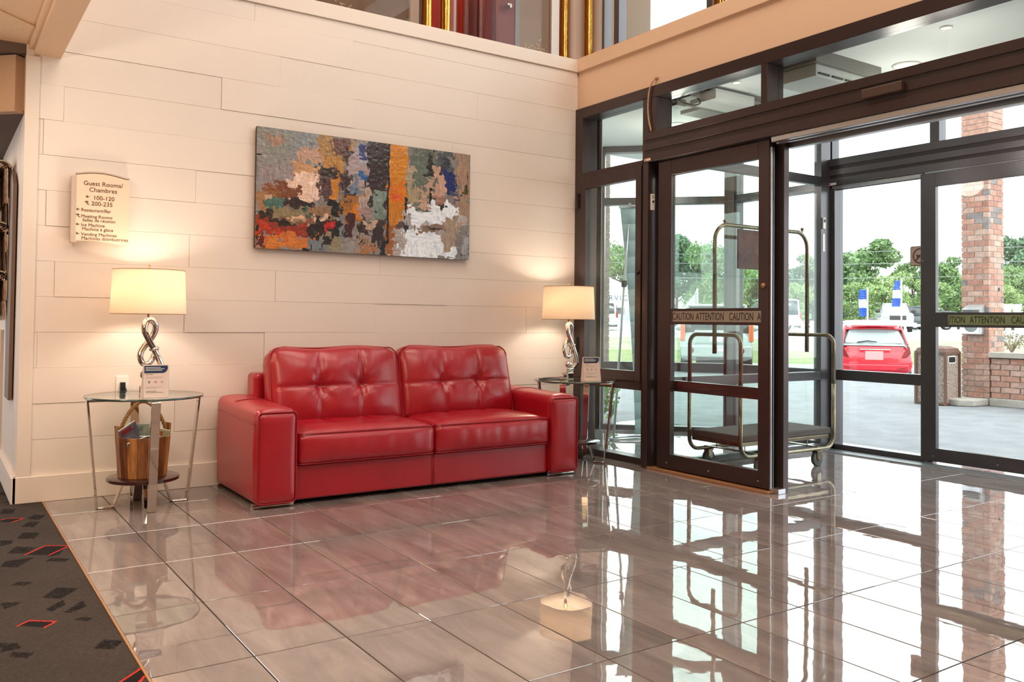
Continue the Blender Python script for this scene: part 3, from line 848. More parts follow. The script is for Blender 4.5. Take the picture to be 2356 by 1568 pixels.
sofa = empty('sofa', (-1.70, -0.46, 0))
tag(sofa, 'bright red leather two-cushion sofa with tufted back and chrome feet', 'sofa')
def arm(s):
    cx_ = s * 0.995
    def fn(u, p):
        t = (p.y + 0.40) / 0.8                       # 0 front .. 1 back
        if u[2] > 0:
            p.z += 0.018 * t * u[2] + 0.016 * math.cos(u[0] * 1.4) * max(0, u[2])
        p.x += 0.006 * math.sin(p.z * 9 + 1) * abs(u[0]) * (1 if u[0] > 0 else -1) * (1 - abs(u[2]))
        return p
    m = soft(0.225, 0.80, 0.515, 0.032, (12, 26, 18), fn)
    o = m.build('arm', G['leather'], sofa, True, loc=(cx_, 0.0, 0.022 + 0.2575))
    # front panel, slightly proud, with piping round it
    fm = soft(0.222, 0.05, 0.505, 0.022, (10, 3, 16), lambda u, p: Vector((p.x, p.y - 0.012 * (1 - u[0] ** 2) * (1 - u[2] ** 4) * (1 if u[1] < 0 else 0), p.z)))
    fm.build('front_panel', G['leather'], o, True, loc=(0, -0.392, -0.002))
    lp = [(x, -0.413, z) for x, z in rrect(0.214, 0.497, 0.02)]
    MB().tube(lp, 0.0042, 6, True).build('piping', G['piping'], o, True)
    # seam over the arm top and along the outer side
    zt = 0.5 * 0.515
    MB().tube([(s * 0.114, y, zt - 0.075 + 0.018 * ((y + .4) / .8)) for y in np.linspace(-0.38, 0.37, 12)], 0.0028, 6).tube([(x, 0.06, zt + 0.013 + 0.016 * math.cos(x / .1125 * 1.4) - (0.012 if abs(x) > .1 else 0)) for x in np.linspace(-0.10, 0.10, 9)], 0.0025, 6).build('seam', G['piping'], o, True)
arm(-1); arm(1)
# base and back frame
bm_ = MB().box(-0.88, 0.88, -0.372, 0.33, 0.028, 0.222).build('base', G['leather'], sofa, bevel=0.012, seg=3)
MB().tube([(-0.003, -0.374, 0.03), (-0.003, -0.375, 0.22)], 0.0028, 6).tube([(0.009, -0.374, 0.03), (0.009, -0.375, 0.22)], 0.002, 6).build('seam', G['piping'], bm_, True)
MB().box(-0.925, 0.925, 0.24, 0.40, 0.10, 0.705).build('back_frame', G['leather'], sofa, bevel=0.03, seg=4)
for s in (-1, 1):
    for y in (-0.36, 0.34):
        fo = MB().tube([(s * 0.995 - 0.112, y, 0.011), (s * 0.995 + 0.112, y, 0.011)], 0.011, 12).box(s * 0.995 - 0.112, s * 0.995 + 0.112, y, y + 0.045, 0.0, 0.024)
        fo.build('foot', G['chrome'], sofa, auto=True)
MB().box(-1.05, 1.05, -0.3, 0.36, 0.012, 0.03).build('underside', G['black'], sofa)

def wr(x, y, s): return noise.noise(Vector((x * s, y * s, s)))
def seat(s):
    ph = 3.0 if s > 0 else 0.0
    def fn(u, p):
        if u[2] > 0:                                    # top
            e = (1 - abs(u[0]) ** 5) * (1 - abs(u[1]) ** 6)
            seam = sum(math.exp(-((p.x - a) / 0.010) ** 2) for a in (-0.145, 0.145)) * (1 if u[1] > -0.2 else max(0, 1 - (-0.2 - u[1]) * 5))
            seam2 = math.exp(-((p.y - 0.02) / 0.012) ** 2)
            p.z += (0.032 * e - 0.013 * seam * e - 0.006 * seam2 * e + 0.006 * wr(p.x + ph, p.y, 9) * e) * max(0, u[2])
        if u[1] < 0:                                    # front
            e = (1 - abs(u[0]) ** 4) * (1 - u[2] ** 2)
            p.y -= (0.022 * e + 0.006 * e * noise.noise(Vector(((p.x + ph) * 16, 2.0, p.z * 4)))) * abs(u[1])
        p.z -= 0.012 * max(0, abs(u[0]) - 0.8) * 5 * (1 if u[2] > 0 else 0) * 0.5
        return p
    m = soft(0.872, 0.60, 0.182, 0.034, (44, 30, 12), fn)
    o = m.build('seat_cushion', G['leather'], sofa, True, loc=(s * 0.437, -0.11, 0.222 + 0.091))
    for z in (0.082, -0.083):
        lp = [(x, y, z + (0.004 if z > 0 else 0)) for x, y in rrect(0.872 - 0.008, 0.60 - 0.008, 0.03)]
        MB().tube(lp, 0.0042, 6, True).build('piping', G['piping'], o, True)
seat(-1); seat(1)
def backc(s):
    ph = 5.0 if s > 0 else 0.0
    W2, H2 = 0.445, 0.255
    def fn(u, p):
        if u[1] < 0:
            e = (1 - abs(u[0]) ** 4) * (1 - abs(u[2]) ** 4)
            d = 0.062 * e
            tx = [-0.14, 0.14]
            for a in tx: d -= 0.016 * math.exp(-((p.x - a - 0.012 * u[2]) / 0.009) ** 2) * e
            d -= 0.012 * math.exp(-((p.z + 0.01) / 0.009) ** 2) * e
            for a in tx:
                rx, rz = p.x - a, p.z + 0.01
                rr = math.hypot(rx, rz)
                d -= 0.030 * math.exp(-(rr / 0.045) ** 2)
                th = math.atan2(rz, rx)
                d += 0.0055 * math.sin(th * 6 + ph + a * 9) * math.exp(-((rr - 0.055) / 0.045) ** 2) * e
            # pillow swell of the six fields
            fx = math.sin(PI * ((p.x + 0.42) % 0.28) / 0.28); fz = abs(math.sin(PI * (p.z + 0.01) / 0.25))
            d += 0.010 * fx * fz * e + 0.007 * wr(p.x + ph, p.z, 7) * e + 0.004 * noise.noise(Vector((p.x * 30 + ph, 1.0, p.z * 6))) * max(0, u[2]) * e
            p.y -= d * abs(u[1])
        else:
            p.y += 0.01 * (1 - u[0] ** 2) * (1 - u[2] ** 2)
        p.z += 0.006 * math.sin(u[0] * 5 + ph) * max(0, u[2])
        # corners drawn in a little
        k = max(0, abs(u[0]) - 0.75) * max(0, u[2] - 0.6)
        p.x -= math.copysign(k * 0.22, u[0]); p.z -= k * 0.22
        return p
    m = soft(2 * W2, 0.155, 2 * H2, 0.05, (56, 12, 40), fn)
    o = m.build('back_cushion', G['leather'], sofa, True, loc=(s * 0.437 - 0.0, 0.148, 0.615), rot=(math.radians(-13), 0, 0))
    lp = [(x - math.copysign(max(0, abs(x / W2) - .75) * max(0, z / H2 - .6) * .22, x), -0.060, z - 0.22 * max(0, abs(x / W2) - .75) * max(0, z / H2 - .6)) for x, z in rrect(2 * W2 - 0.012, 2 * H2 - 0.012, 0.05)]
    MB().tube(lp, 0.0045, 6, True).build('piping', G['piping'], o, True)
    lp = [(x - math.copysign(max(0, abs(x / W2) - .75) * max(0, z / H2 - .6) * .22, x), 0.058, z - 0.22 * max(0, abs(x / W2) - .75) * max(0, z / H2 - .6) - 0.003) for x, z in rrect(2 * W2 - 0.016, 2 * H2 - 0.016, 0.05)]
    MB().tube(lp, 0.0045, 6, True).build('piping', G['piping'], o, True)
backc(-1); backc(1)

# ------------------------------------------------------------------ side tables
def side_table(c, a0, label):
    e = empty('side_table', (c[0], c[1], 0)); tag(e, label, 'table', 'round glass side tables beside the sofa')
    gt = MB().lathe([(0.001, 0.600), (0.305, 0.600), (0.310, 0.603), (0.310, 0.608), (0.305, 0.611), (0.001, 0.611)], 72).build('glass_top', G['glass_table'], e)
    MB().lathe([(0.3065, 0.5995), (0.3115, 0.603), (0.3115, 0.608), (0.3065, 0.6115)], 72).build('glass_rim', G['glass_edge'], gt, True)
    MB().lathe([(0.001, 0.140), (0.184, 0.140), (0.190, 0.144), (0.190, 0.158), (0.184, 0.162), (0.001, 0.162)], 48).build('shelf', G['shelf_wood'], e, auto=True)
    for k in range(4):
        a = a0 + k * PI / 2
        M = Matrix.Rotation(a, 4, 'Z')
        def P(r, z): return M @ Vector((r, 0, z))
        tang = M @ Vector((0, 1, 0))
        pts = [(0.20, 0.588), (0.292, 0.588), (0.235, 0.006), (0.150, 0.006), (0.105, 0.138)]
        m = MB()
        for i in range(len(pts) - 1):
            A, B_ = P(*pts[i]), P(*pts[i + 1])
            d = (B_ - A).normalized(); nrm = d.cross(tang)
            # extend corners a touch so segments meet
            m.bar(A - d * 0.003 * (i > 0), B_ + d * 0.003 * (i < 3), 0.046, 0.010, nrm)
        o = m.build('leg', G['chrome'], e, bevel=0.0012, seg=1)
        MB().lathe([(0.02, 0.592), (0.02, 0.600)], 20, tuple(P(0.24, 0)), cap=True).build('glass_pad', G['chrome'], o, auto=True)
    return e
side_table((-3.29, -0.385), -PI / 2, 'round glass side table with a bucket on its shelf, left of the sofa')
side_table((-0.262, -0.42), math.radians(-56), 'round glass side table right of the sofa, beside the glass front')

# ------------------------------------------------------------------ table lamps
def shade_mat():
    m = bpy.data.materials.new('linen_shade'); m.use_nodes = True
    nt = m.node_tree; N = nt.nodes; Lk = nt.links; N.remove(N['Principled BSDF'])
    a = N.new('ShaderNodeBsdfDiffuse'); a.inputs[0].default_value = rgb(250, 238, 222)
    b = N.new('ShaderNodeBsdfTranslucent'); b.inputs[0].default_value = rgb(252, 236, 212)
    mx = N.new('ShaderNodeMixShader'); mx.inputs[0].default_value = 0.42
    Lk.new(a.outputs[0], mx.inputs[1]); Lk.new(b.outputs[0], mx.inputs[2]); Lk.new(mx.outputs[0], N['Material Output'].inputs[0])
    return m
G['shade'] = shade_mat()
def smooth_path(pts, n=8):
    out = []
    P = [Vector(p) for p in pts]
    for i in range(len(P) - 1):
        p0 = P[max(i - 1, 0)]; p1 = P[i]; p2 = P[i + 1]; p3 = P[min(i + 2, len(P) - 1)]
        for k in range(n):
            t = k / n
            out.append(0.5 * ((2 * p1) + (-p0 + p2) * t + (2 * p0 - 5 * p1 + 4 * p2 - p3) * t * t + (-p0 + 3 * p1 - 3 * p2 + p3) * t ** 3))
    out.append(P[-1]); return out
def table_lamp(loc, rz, label, power):
    e = empty('table_lamp', loc, rz); tag(e, label, 'lamp', 'table lamps beside the sofa')
    sc = 0.00096
    def q(x, y, d): return ((x - 358) * sc, d * 0.001, (787 - y) * sc)
    # twisted chrome figure: foot, ball, crossed loops (front is -y)
    path = [q(352, 742, 0), q(368, 716, 2), q(420, 700, 0), q(443, 655, -10), q(420, 590, -16), q(392, 530, -16), q(360, 470, -14), q(337, 415, -10), q(345, 365, -2), q(372, 352, 0), q(398, 378, 6), q(398, 420, 12), q(372, 470, 15),
            q(338, 515, 13), q(318, 560, 6), q(328, 602, -2), q(355, 612, -4), q(382, 590, 2), q(398, 552, 10), q(410, 520, 12)]
    sp = smooth_path(path, 7)
    rad = [0.0145 + 0.0035 * math.sin(PI * i / (len(sp) - 1)) for i in range(len(sp))]
    MB().tube(sp, rad, 16).build('body', G['chrome'], e, True)
    ring = [Vector(q(392, 522, -2)) + Vector((0.020 * math.cos(a), 0.026 * math.sin(a), 0.006 * math.cos(a))) for a in np.linspace(0, 2 * PI, 20)[:-1]]
    MB().tube(ring, 0.0085, 10, True).build('knot_ring', G['chrome'], e, True)
    MB().sphere(q(340, 672, -18), 0.026, 20, 12).build('ball', G['chrome'], e, True)
    MB().tube([q(340, 690, -18), q(348, 735, -8)], [0.008, 0.012], 12).build('ball_stem', G['chrome'], e, True)
    MB().box(-0.035, 0.03, -0.03, 0.03, 0.001, 0.048).build('foot', G['chrome'], e, bevel=0.004)
    MB().tube([(0.0, 0, 0.415), (0.0, 0, 0.47), (0, 0, 0.70)], 0.0055, 10).tube([(0, 0, 0.455), (0, 0, 0.50)], 0.013, 12).build('stem', G['brass'], e, True)
    zb, zt = 0.452, 0.700
    prof = [(0.201, zb), (0.1905, zt), (0.1885, zt), (0.199, zb)]
    sh = MB().lathe(prof + [prof[0]], 64).build('lamp_shade', G['shade'], e, True)
    sh.data.polygons.foreach_set('use_smooth', [True] * len(sh.data.polygons))
    for r, z in ((0.2012, zb), (0.1912, zt)):
        MB().tube([(r * math.cos(a), r * math.sin(a), z) for a in np.linspace(0, 2 * PI, 65)[:-1]], 0.0014, 6, True).build('shade_rim', mat('shade_rim_tape', rgb(150, 110, 70), 0.6), sh, True)
    MB().tube([(-0.19, 0, zt - 0.006), (0.19, 0, zt - 0.006)], 0.0018, 6).tube([(0, -0.19, zt - 0.006), (0, 0.19, zt - 0.006)], 0.0018, 6).build('spider', G['brass'], sh)
    MB().tube([(0, 0, zt - 0.006), (0, 0, zt + 0.022)], 0.003, 8).sphere((0, 0, zt + 0.024), 0.007, 10, 6).build('finial', G['brass'], e, True)
    MB().sphere((0, 0, 0.56), 0.03, 16, 10, sz=1.2).build('bulb', emis('lamp_bulb', (1, 0.82, 0.58, 1), 12), e, True)
    l = lamp('bulb_light', 'POINT', (0, 0, 0.575), power, (1.0, 0.82, 0.64), 0.05); l.parent = e
    return e
table_lamp((-3.27, -0.33, 0.611), 0.0, 'lit chrome table lamp with cream drum shade left of the sofa', 16)
table_lamp((-0.262, -0.33, 0.611), 0.15, 'lit chrome table lamp with cream drum shade right of the sofa', 16)
def cord(pts, r, label, m=None):
    tag(MB().tube(smooth_path(pts), r, 8).build('power_cord', m or G['black'], smooth=True), label, 'cord')
cord([(-0.33, -0.40, 0.622), (-0.40, -0.42, 0.614), (-0.50, -0.37, 0.614), (-0.50, -0.28, 0.614), (-0.38, -0.22, 0.614), (-0.28, -0.28, 0.616)], 0.003, 'looped dark lamp cord on the glass top of the right side table')
cord([(-3.33, -0.02, 0.63), (-3.30, -0.05, 0.54), (-3.262, -0.07, 0.45), (-3.285, -0.08, 0.30), (-3.30, -0.07, 0.16)], 0.003, 'thin black cord hanging behind the left side table')
o = MB().box(-0.035, 0.035, -0.007, 0, -0.057, 0.057).build('wall_outlet', G['white'], bevel=0.003, loc=(-3.345, -0.012, 0.64)); tag(o, 'white wall outlet plate behind the left side table', 'outlet')
MB().box(-0.014, 0.014, -0.03, -0.006, -0.03, 0.02).build('plug', G['black'], o, bevel=0.003)
o = MB().box(-0.028, 0.028, -0.02, 0.02, 0, 0.03).build('cord_box', mat('clear_cord_box', rgb(190, 170, 150), 0.25), bevel=0.004, loc=(-0.345, -0.39, 0.612)); tag(o, 'small beige cord box on the right side table beside the lamp foot', 'box')
MB().box(-0.02, 0.01, -0.021, -0.018, 0.018, 0.034).build('switch', G['navy'], o)

# info cards
def info_card(loc, rz, tilt, label):
    e = empty('info_card', loc, rz); tag(e, label, 'card', 'printed cards on the side tables')
    Wc, Hc = 0.132, 0.178
    M = Matrix.Rotation(-tilt, 4, 'X')
    MB().box(-Wc / 2, Wc / 2, 0, 0.002, 0, Hc, M).build('front_sheet', G['card'], e)
    b = MB()
    t = M @ Vector((0, 0, Hc))
    for s in (-1, 1):
        b.prism([(0.0, 0.0), (t.y, t.z), (0.075, 0.0)], 0, s * Wc / 2 - (0.001 if s > 0 else 0), s * Wc / 2 + (0.001 if s < 0 else 0))
    b.bar((0, t.y + .0005, t.z - 0.001), (0, 0.075, 0.002), Wc, 0.002, (1, 0, 0)) if False else b.quad((-Wc / 2, t.y + .002, t.z), (Wc / 2, t.y + .002, t.z), (Wc / 2, 0.075, 0.0), (-Wc / 2, 0.075, 0.0))
    b.build('back_sheet', G['card'], e)
    def pl(name, poly, m):
        MB().prism(poly, 1, -0.0012, -0.0002, M).build(name, m, e)
    x0, x1 = -Wc / 2 + 0.006, Wc / 2 - 0.006
    pl('header_band', [(x0, 0.132), (x1 - 0.022, 0.132), (x1 - 0.008, 0.139), (x1, 0.153), (x1, 0.172), (x0, 0.172)], G['navy'])
    wm = G['white']
    def tx(s, x, z, size, m, sx=1.0):
        text(s, 'lettering', m, e, M @ frameM((x, -0.0016, z), (1, 0, 0), (0, 0, 1)), size, 'LEFT', 0.0002, sx)
    for z, l in ((0.162, 0.080), (0.154, 0.098), (0.146, 0.088)):
        m_ = MB(); x = x0 + 0.006; rr = random.Random(int(z * 1000))
        while x < x0 + l:
            wd = rr.uniform(0.003, 0.008); m_.box(x, x + wd, -0.0018, -0.0011, z - 0.0012, z + 0.0022, M); x += wd + 0.0014
        m_.build('print_line', wm, e)
    for z, l, c in ((0.124, 0.042, G['ink']), (0.112, 0.09, G['sign_side']), (0.106, 0.085, G['sign_side']), (0.058, 0.09, G['sign_side']), (0.052, 0.06, G['sign_side']), (0.034, 0.06, G['ink']), (0.028, 0.09, G['ink'])):
        m_ = MB(); x = x0 + 0.008; rr = random.Random(int(z * 1000))
        while x < x0 + l:
            wd = rr.uniform(0.002, 0.006); m_.box(x, x + wd, -0.0010, -0.0002, z - 0.0008, z + 0.0010, M); x += wd + 0.0015
        m_.build('print_line', c, e)
    for k, c in enumerate((G['navy'], mat('red_print', rgb(196, 70, 50), 0.5), mat('ochre_print', rgb(190, 150, 80), 0.5))):
        cx_ = -0.036 + k * 0.033
        prof = [(0.0058, 0), (0.0032, 0)]
        MB().lathe(prof, 20, mat=M @ Matrix.Translation((cx_, -0.0008, 0.084)) @ Matrix.Rotation(PI / 2, 4, 'X')).build('icon', c, e)
    return e
info_card((-3.275, -0.60, 0.612), 0.02, 0.0 + 0.10, 'upright printed info card with navy header in front of the left lamp')
info_card((-0.24, -0.60, 0.612), 0.0 - 0.30, 0.22, 'leaning printed info card with navy header on the right side table')

# ------------------------------------------------------------------ wooden bucket with magazines
bu = empty('wooden_bucket', (-3.295, -0.385, 0.163)); tag(bu, 'stave-built wooden bucket with rope handle on the left side table shelf', 'bucket')
cols = [(182, 120, 66), (122, 70, 36), (208, 146, 84), (150, 94, 52), (196, 134, 78), (132, 80, 42), (204, 142, 74), (164, 108, 66)]
NS = 16
for k in range(NS):
    a0 = 2 * PI * k / NS; a1 = a0 + 2 * PI / NS * 0.985
    am = (a0 + a1) / 2
    tall = k in (3, 4, 11, 12) and False
    handle = abs(math.cos(am - math.radians(10))) > 0.975
    zt = 0.285 if handle else 0.222
    m_ = MB(); g = len(m_.v)
    for z in (0, zt):
        R_ = 0.128 + 0.017 * z / 0.222
        for (r, a) in ((R_, a0), (R_, a1), (R_ - 0.012, a1), (R_ - 0.012, a0)):
            m_.v.append((r * math.cos(a), r * math.sin(a), z))
    for f_ in ((0, 3, 2, 1), (4, 5, 6, 7), (0, 1, 5, 4), (1, 2, 6, 5), (2, 3, 7, 6), (3, 0, 4, 7)):
        m_.f.append(f_); m_.m.append(0)
    c = cols[k % 8]
    m_.build('stave', mat('stave_wood', rgb(*c), 0.45, color2=rgb(int(c[0] * .62), int(c[1] * .55), int(c[2] * .5)), noise_scale=6, stretch=(6, 6, 0.8)), bu, bevel=0.0015, seg=1)
MB().lathe([(0.001, 0.004), (0.12, 0.004), (0.12, 0.012), (0.001, 0.012)], 32).build('bottom', G['shelf_wood'], bu)
rp = []
for i in range(41):
    t = i / 40; x = -0.125 + 0.25 * t; z = 0.245 + 0.165 * math.sin(PI * t) ** 0.8; rp.append(Vector((x, 0.02 * math.sin(PI * t) + (x * 0.17), z)))
m_ = MB()
for s in range(3):
    pts = []
    for i in range(161):
        t = i / 160 * 40; a = int(min(t, 39)); p = rp[a].lerp(rp[a + 1], t - a)
        th = i * 0.42 + s * 2 * PI / 3
        tg = (rp[a + 1] - rp[a]).normalized(); n1 = tg.orthogonal().normalized(); n2 = tg.cross(n1)
        pts.append(p + (n1 * math.cos(th) + n2 * math.sin(th)) * 0.0058)
    m_.tube(pts, 0.0056, 6)
m_.build('rope_handle', mat('jute_rope', rgb(158, 112, 66), 0.9), bu, True)
mags = [((-0.075, -0.02, 0.235), (0.30, -0.50, 0.35), (70, 50, 66), (168, 160, 170), 'tilted magazine with dark cover at the left of the bucket'),
        ((-0.02, 0.03, 0.225), (0.12, 0.05, 0.0), (196, 196, 186), (120, 140, 132), 'pale green framed magazine upright at the back of the bucket'),
        ((0.02, -0.055, 0.175), (0.55, 0.05, -0.12), (76, 98, 140), (150, 160, 180), 'blue folded brochure at the front of the bucket'),
        ((-0.045, -0.065, 0.165), (0.62, -0.30, 0.20), (96, 116, 152), (176, 182, 196), 'blue grey brochure left of the front one in the bucket'),
        ((0.075, 0.0, 0.20), (0.2, 0.25, -0.2), (150, 160, 96), (210, 206, 180), 'small green and cream leaflet at the right of the bucket')]
for loc, rot, c1, c2, lab in mags:
    o = MB().box(-0.055, 0.055, -0.003, 0.003, -0.10, 0.06).build('magazine', mat('magazine_cover', rgb(*c1), 0.3, color2=rgb(*c2), noise_scale=9), loc=(bu.location.x + loc[0], bu.location.y + loc[1], bu.location.z + loc[2]), rot=rot, bevel=0.001, seg=1)
    tag(o, lab, 'magazine', 'magazines in the bucket')
    MB().box(-0.053, 0.053, -0.0022, 0.0022, -0.099, 0.0615).build('pages', G['white'], o)
    MB().box(-0.042, 0.02, -0.0036, -0.003, 0.02, 0.048).build('cover_picture', mat('cover_print', rgb(c2[0], c1[1], c1[2]), 0.3, color2=rgb(140, 40, 40), noise_scale=30), o)

# ------------------------------------------------------------------ wall painting
def value_noise(X, Y, s, seed):
    rg = np.random.RandomState(seed); n = 64
    T = rg.uniform(-1, 1, (n, n))
    x = X * s; y = Y * s
    xi = np.floor(x).astype(int); yi = np.floor(y).astype(int); fx = x - xi; fy = y - yi
    fx = fx * fx * (3 - 2 * fx); fy = fy * fy * (3 - 2 * fy)
    g = lambda i, j: T[i % n, j % n]
    return (g(xi, yi) * (1 - fx) + g(xi + 1, yi) * fx) * (1 - fy) + (g(xi, yi + 1) * (1 - fx) + g(xi + 1, yi + 1) * fx) * fy
# strokes and window glare: u0,u1,v0,v1 in painting units (v up), colour, edge wobble
STR = [(0, 1, 0, 1, (150, 142, 136), 0), (0, .30, .55, 1, (148, 150, 150), .01), (0, .22, .5, .8, (158, 146, 144), .02), (.0, .15, .72, 1, (150, 148, 140), .02), (.16, .32, .72, .86, (196, 160, 138), .03), (.15, .34, .62, .74, (204, 158, 116), .03),
    (.05, .10, .86, .93, (172, 140, 118), .02), (.26, .40, .78, .98, (176, 138, 88), .03), (.28, .37, .70, .84, (190, 142, 70), .03), (.33, .40, .84, .98, (120, 84, 70), .02), (.15, .29, .42, .68, (238, 206, 184), .035), (.12, .22, .40, .55, (236, 204, 182), .03), (.23, .30, .44, .60, (234, 204, 186), .02),
    (.03, .10, .36, .52, (150, 96, 56), .03), (.08, .18, .42, .56, (134, 84, 50), .03), (0, .06, .32, .46, (170, 128, 92), .02), (.10, .26, .32, .42, (60, 40, 36), .03), (.04, .08, .38, .44, (206, 176, 150), .02), (.05, .10, .33, .40, (84, 120, 108), .02),
    (.0, .30, .22, .33, (142, 116, 90), .03), (.06, .22, .25, .34, (150, 134, 100), .02), (.19, .23, .28, .38, (74, 110, 98), .02), (.22, .31, .30, .39, (158, 126, 98), .02), (.14, .22, .25, .29, (232, 190, 160), .02), (.25, .31, .26, .31, (226, 190, 166), .02),
    (0, .36, .10, .24, (42, 28, 26), .03), (.0, .08, .24, .31, (52, 44, 38), .03), (.16, .20, .22, .27, (176, 150, 120), .03), (.24, .36, .06, .30, (44, 30, 28), .03), (0, .20, .10, .22, (160, 64, 38), .03), (0, .22, .02, .12, (206, 120, 56), .035), (.04, .22, .0, .10, (214, 136, 66), .035), (.0, .12, .13, .17, (196, 70, 30), .03), (.0, .06, 0, .08, (110, 40, 40), .03),
    (.30, .345, .20, .26, (190, 38, 34), .015), (.28, .38, .55, .72, (86, 62, 60), .03), (.27, .34, .44, .64, (104, 78, 76), .02), (.32, .355, .45, .68, (206, 140, 50), .015), (.27, .36, .66, .70, (60, 40, 40), .02), (.37, .42, .50, .90, (74, 46, 44), .025), (.38, .42, .35, .62, (66, 40, 42), .02), (.36, .40, .30, .46, (20, 18, 20), .015), (.31, .36, .30, .46, (26, 22, 22), .015),
    (.37, .46, .24, .52, (176, 120, 56), .03), (.42, .46, .30, .44, (214, 136, 40), .02), (.38, .42, .04, .36, (84, 38, 46), .015), (.36, .375, .05, .34, (140, 148, 150), .01), (.41, .50, .60, .98, (178, 160, 158), .03), (.43, .48, .78, .94, (170, 168, 176), .02), (.445, .475, .84, .95, (62, 74, 130), .012), (.41, .44, .52, .70, (120, 140, 156), .02), (.45, .52, .64, .72, (36, 104, 154), .02),
    (.46, .50, .36, .60, (190, 170, 158), .02), (.48, .585, .60, 1, (62, 42, 44), .015), (.50, .58, .40, .66, (70, 50, 54), .02), (.46, .52, .28, .40, (172, 148, 140), .02), (.51, .575, .30, .56, (142, 158, 146), .02), (.53, .575, .20, .40, (128, 142, 130), .02), (.44, .56, .22, .30, (86, 62, 64), .03), (.47, .54, .22, .27, (196, 170, 146), .02), (.44, .57, .06, .22, (66, 46, 50), .03), (.41, .48, .02, .20, (164, 150, 140), .03), (.47, .56, .0, .10, (176, 130, 92), .03), (.55, .575, 0, .12, (30, 26, 30), .01),
    (.22, .42, .0, .08, (132, 138, 142), .03), (.30, .38, .0, .14, (158, 146, 118), .03), (.37, .43, 0, .10, (160, 156, 150), .02),
    (.585, .675, .30, 1, (216, 144, 22), .006), (.585, .665, .48, .66, (224, 134, 20), .02), (.60, .65, .50, .56, (222, 108, 40), .012), (.585, .66, .22, .48, (208, 138, 32), .01), (.580, .625, .02, .26, (170, 104, 34), .015), (.578, .588, .1, 1, (30, 24, 24), .004), (.665, .680, .24, .55, (28, 24, 26), .008),
    (.675, .82, .40, 1, (112, 118, 106), .02), (.70, .80, .42, .88, (118, 128, 114), .02), (.77, .80, .72, .95, (50, 48, 46), .015), (.82, .90, .72, .98, (96, 100, 106), .03), (.84, .89, .78, .94, (72, 78, 86), .02), (.67, .71, .60, .84, (184, 168, 142), .02), (.67, .73, .50, .60, (176, 160, 130), .015), (.75, .80, .45, .72, (200, 168, 146), .025), (.80, .87, .50, .80, (206, 170, 148), .03), (.80, .86, .46, .58, (176, 138, 120), .02), (.785, .80, .35, .65, (40, 32, 32), .006), (.80, .90, .36, .48, (66, 56, 58), .02), (.87, .94, .58, .82, (42, 58, 120), .02), (.90, .94, .50, .66, (96, 96, 116), .02), (.93, 1, .3, 1, (176, 148, 126), .02), (.97, .99, .62, .72, (96, 92, 60), .01), (.88, .93, .44, .56, (150, 134, 130), .02),
    (.64, .70, .20, .30, (108, 86, 84), .03), (.66, .98, .24, .40, (186, 180, 178), .03), (.69, .90, .30, .44, (240, 247, 255), .025), (.80, .94, .36, .50, (240, 247, 255), .03), (.66, .94, .0, .24, (240, 247, 255), .02), (.64, .96, .02, .16, (240, 247, 255), .02), (.74, .90, .24, .30, (150, 124, 104), .02), (.86, .98, .10, .34, (176, 156, 136), .03), (.93, 1, .0, .30, (140, 132, 128), .02), (.96, .99, .02, .22, (170, 168, 170), .01), (.62, .66, .0, .24, (186, 176, 168), .02), (.66, .70, .24, .28, (50, 50, 56), .02), (.78, .86, .27, .29, (60, 52, 50), .012)]  # bluish near-whites: window glare painted into the colour, partly over pale strokes
def paint_col(X, Y):
    u = X; v = Y
    C = np.zeros(X.shape + (3,))
    for k, (a, b, c, d, col, wb) in enumerate(STR):
        n1 = value_noise(u * 2, v, 11, k * 3 + 1) * wb + value_noise(u * 2, v, 34, k * 3 + 2) * wb * .6 + value_noise(u * 2, v, 110, k * 3) * wb * .35
        n2 = value_noise(u * 2 + 9, v, 13, k * 5 + 1) * wb * 1.8 + value_noise(u * 2, v + 5, 40, k * 5 + 2) * wb
        m_ = (u + n1 > a) & (u + n1 < b) & (v + n2 > c) & (v + n2 < d)
        cc = np.array([lin(q) for q in col]); sh = 1 + 0.20 * value_noise(u * 2 * (1 if k % 2 else 5), v * (5 if k % 2 else 1), 22, k + 50) + 0.12 * value_noise(u * 6, v * 2, 60, k + 90)
        C[m_] = (cc[None] * sh[m_][:, None])
    # knife dabs
    rg = np.random.RandomState(5); H, W_ = X.shape
    for k in range(260):
        cu, cv = rg.uniform(0, 1), rg.uniform(0, 1); vert = rg.uniform() < (.65 if .28 < cu < .62 else .3)
        du, dv = rg.uniform(.003, .012), rg.uniform(.005, .014)
        if vert: du, dv = du * .5, dv * 2.6
        else: du *= 1.4
        iu = int(np.clip((cu + rg.uniform(-.03, .03)) * (W_ - 1), 0, W_ - 1)); iv = int(np.clip((cv + rg.uniform(-.05, .05)) * (H - 1), 0, H - 1))
        col = C[iv, iu] * rg.uniform(.75, 1.25)
        if .57 < cu < .68 and cv > .25: continue
        a0, a1 = int(max(0, (cu - du) * W_)), int(min(W_, (cu + du) * W_)) + 1
        b0, b1 = int(max(0, (cv - dv) * H)), int(min(H, (cv + dv) * H)) + 1
        if a1 > a0 and b1 > b0:
            sub = C[b0:b1, a0:a1]; uu, vv = X[b0:b1, a0:a1], Y[b0:b1, a0:a1]
            m_ = (((uu - cu) / du) ** 2 + ((vv - cv) / dv) ** 2 + 0.8 * value_noise(uu * 2, vv, 60, k)) < 1; sub[m_] = col
    return np.clip(C * 0.92 ** (C < .12) , 0, 1) ** 1.2 * np.array([0.93, 0.97, 1.04])
pw, ph = 1.60, 0.785
pt = empty('abstract_painting', (-2.584, -0.053, 1.495)); tag(pt, 'wide abstract palette-knife painting with an orange stripe above the sofa', 'painting')
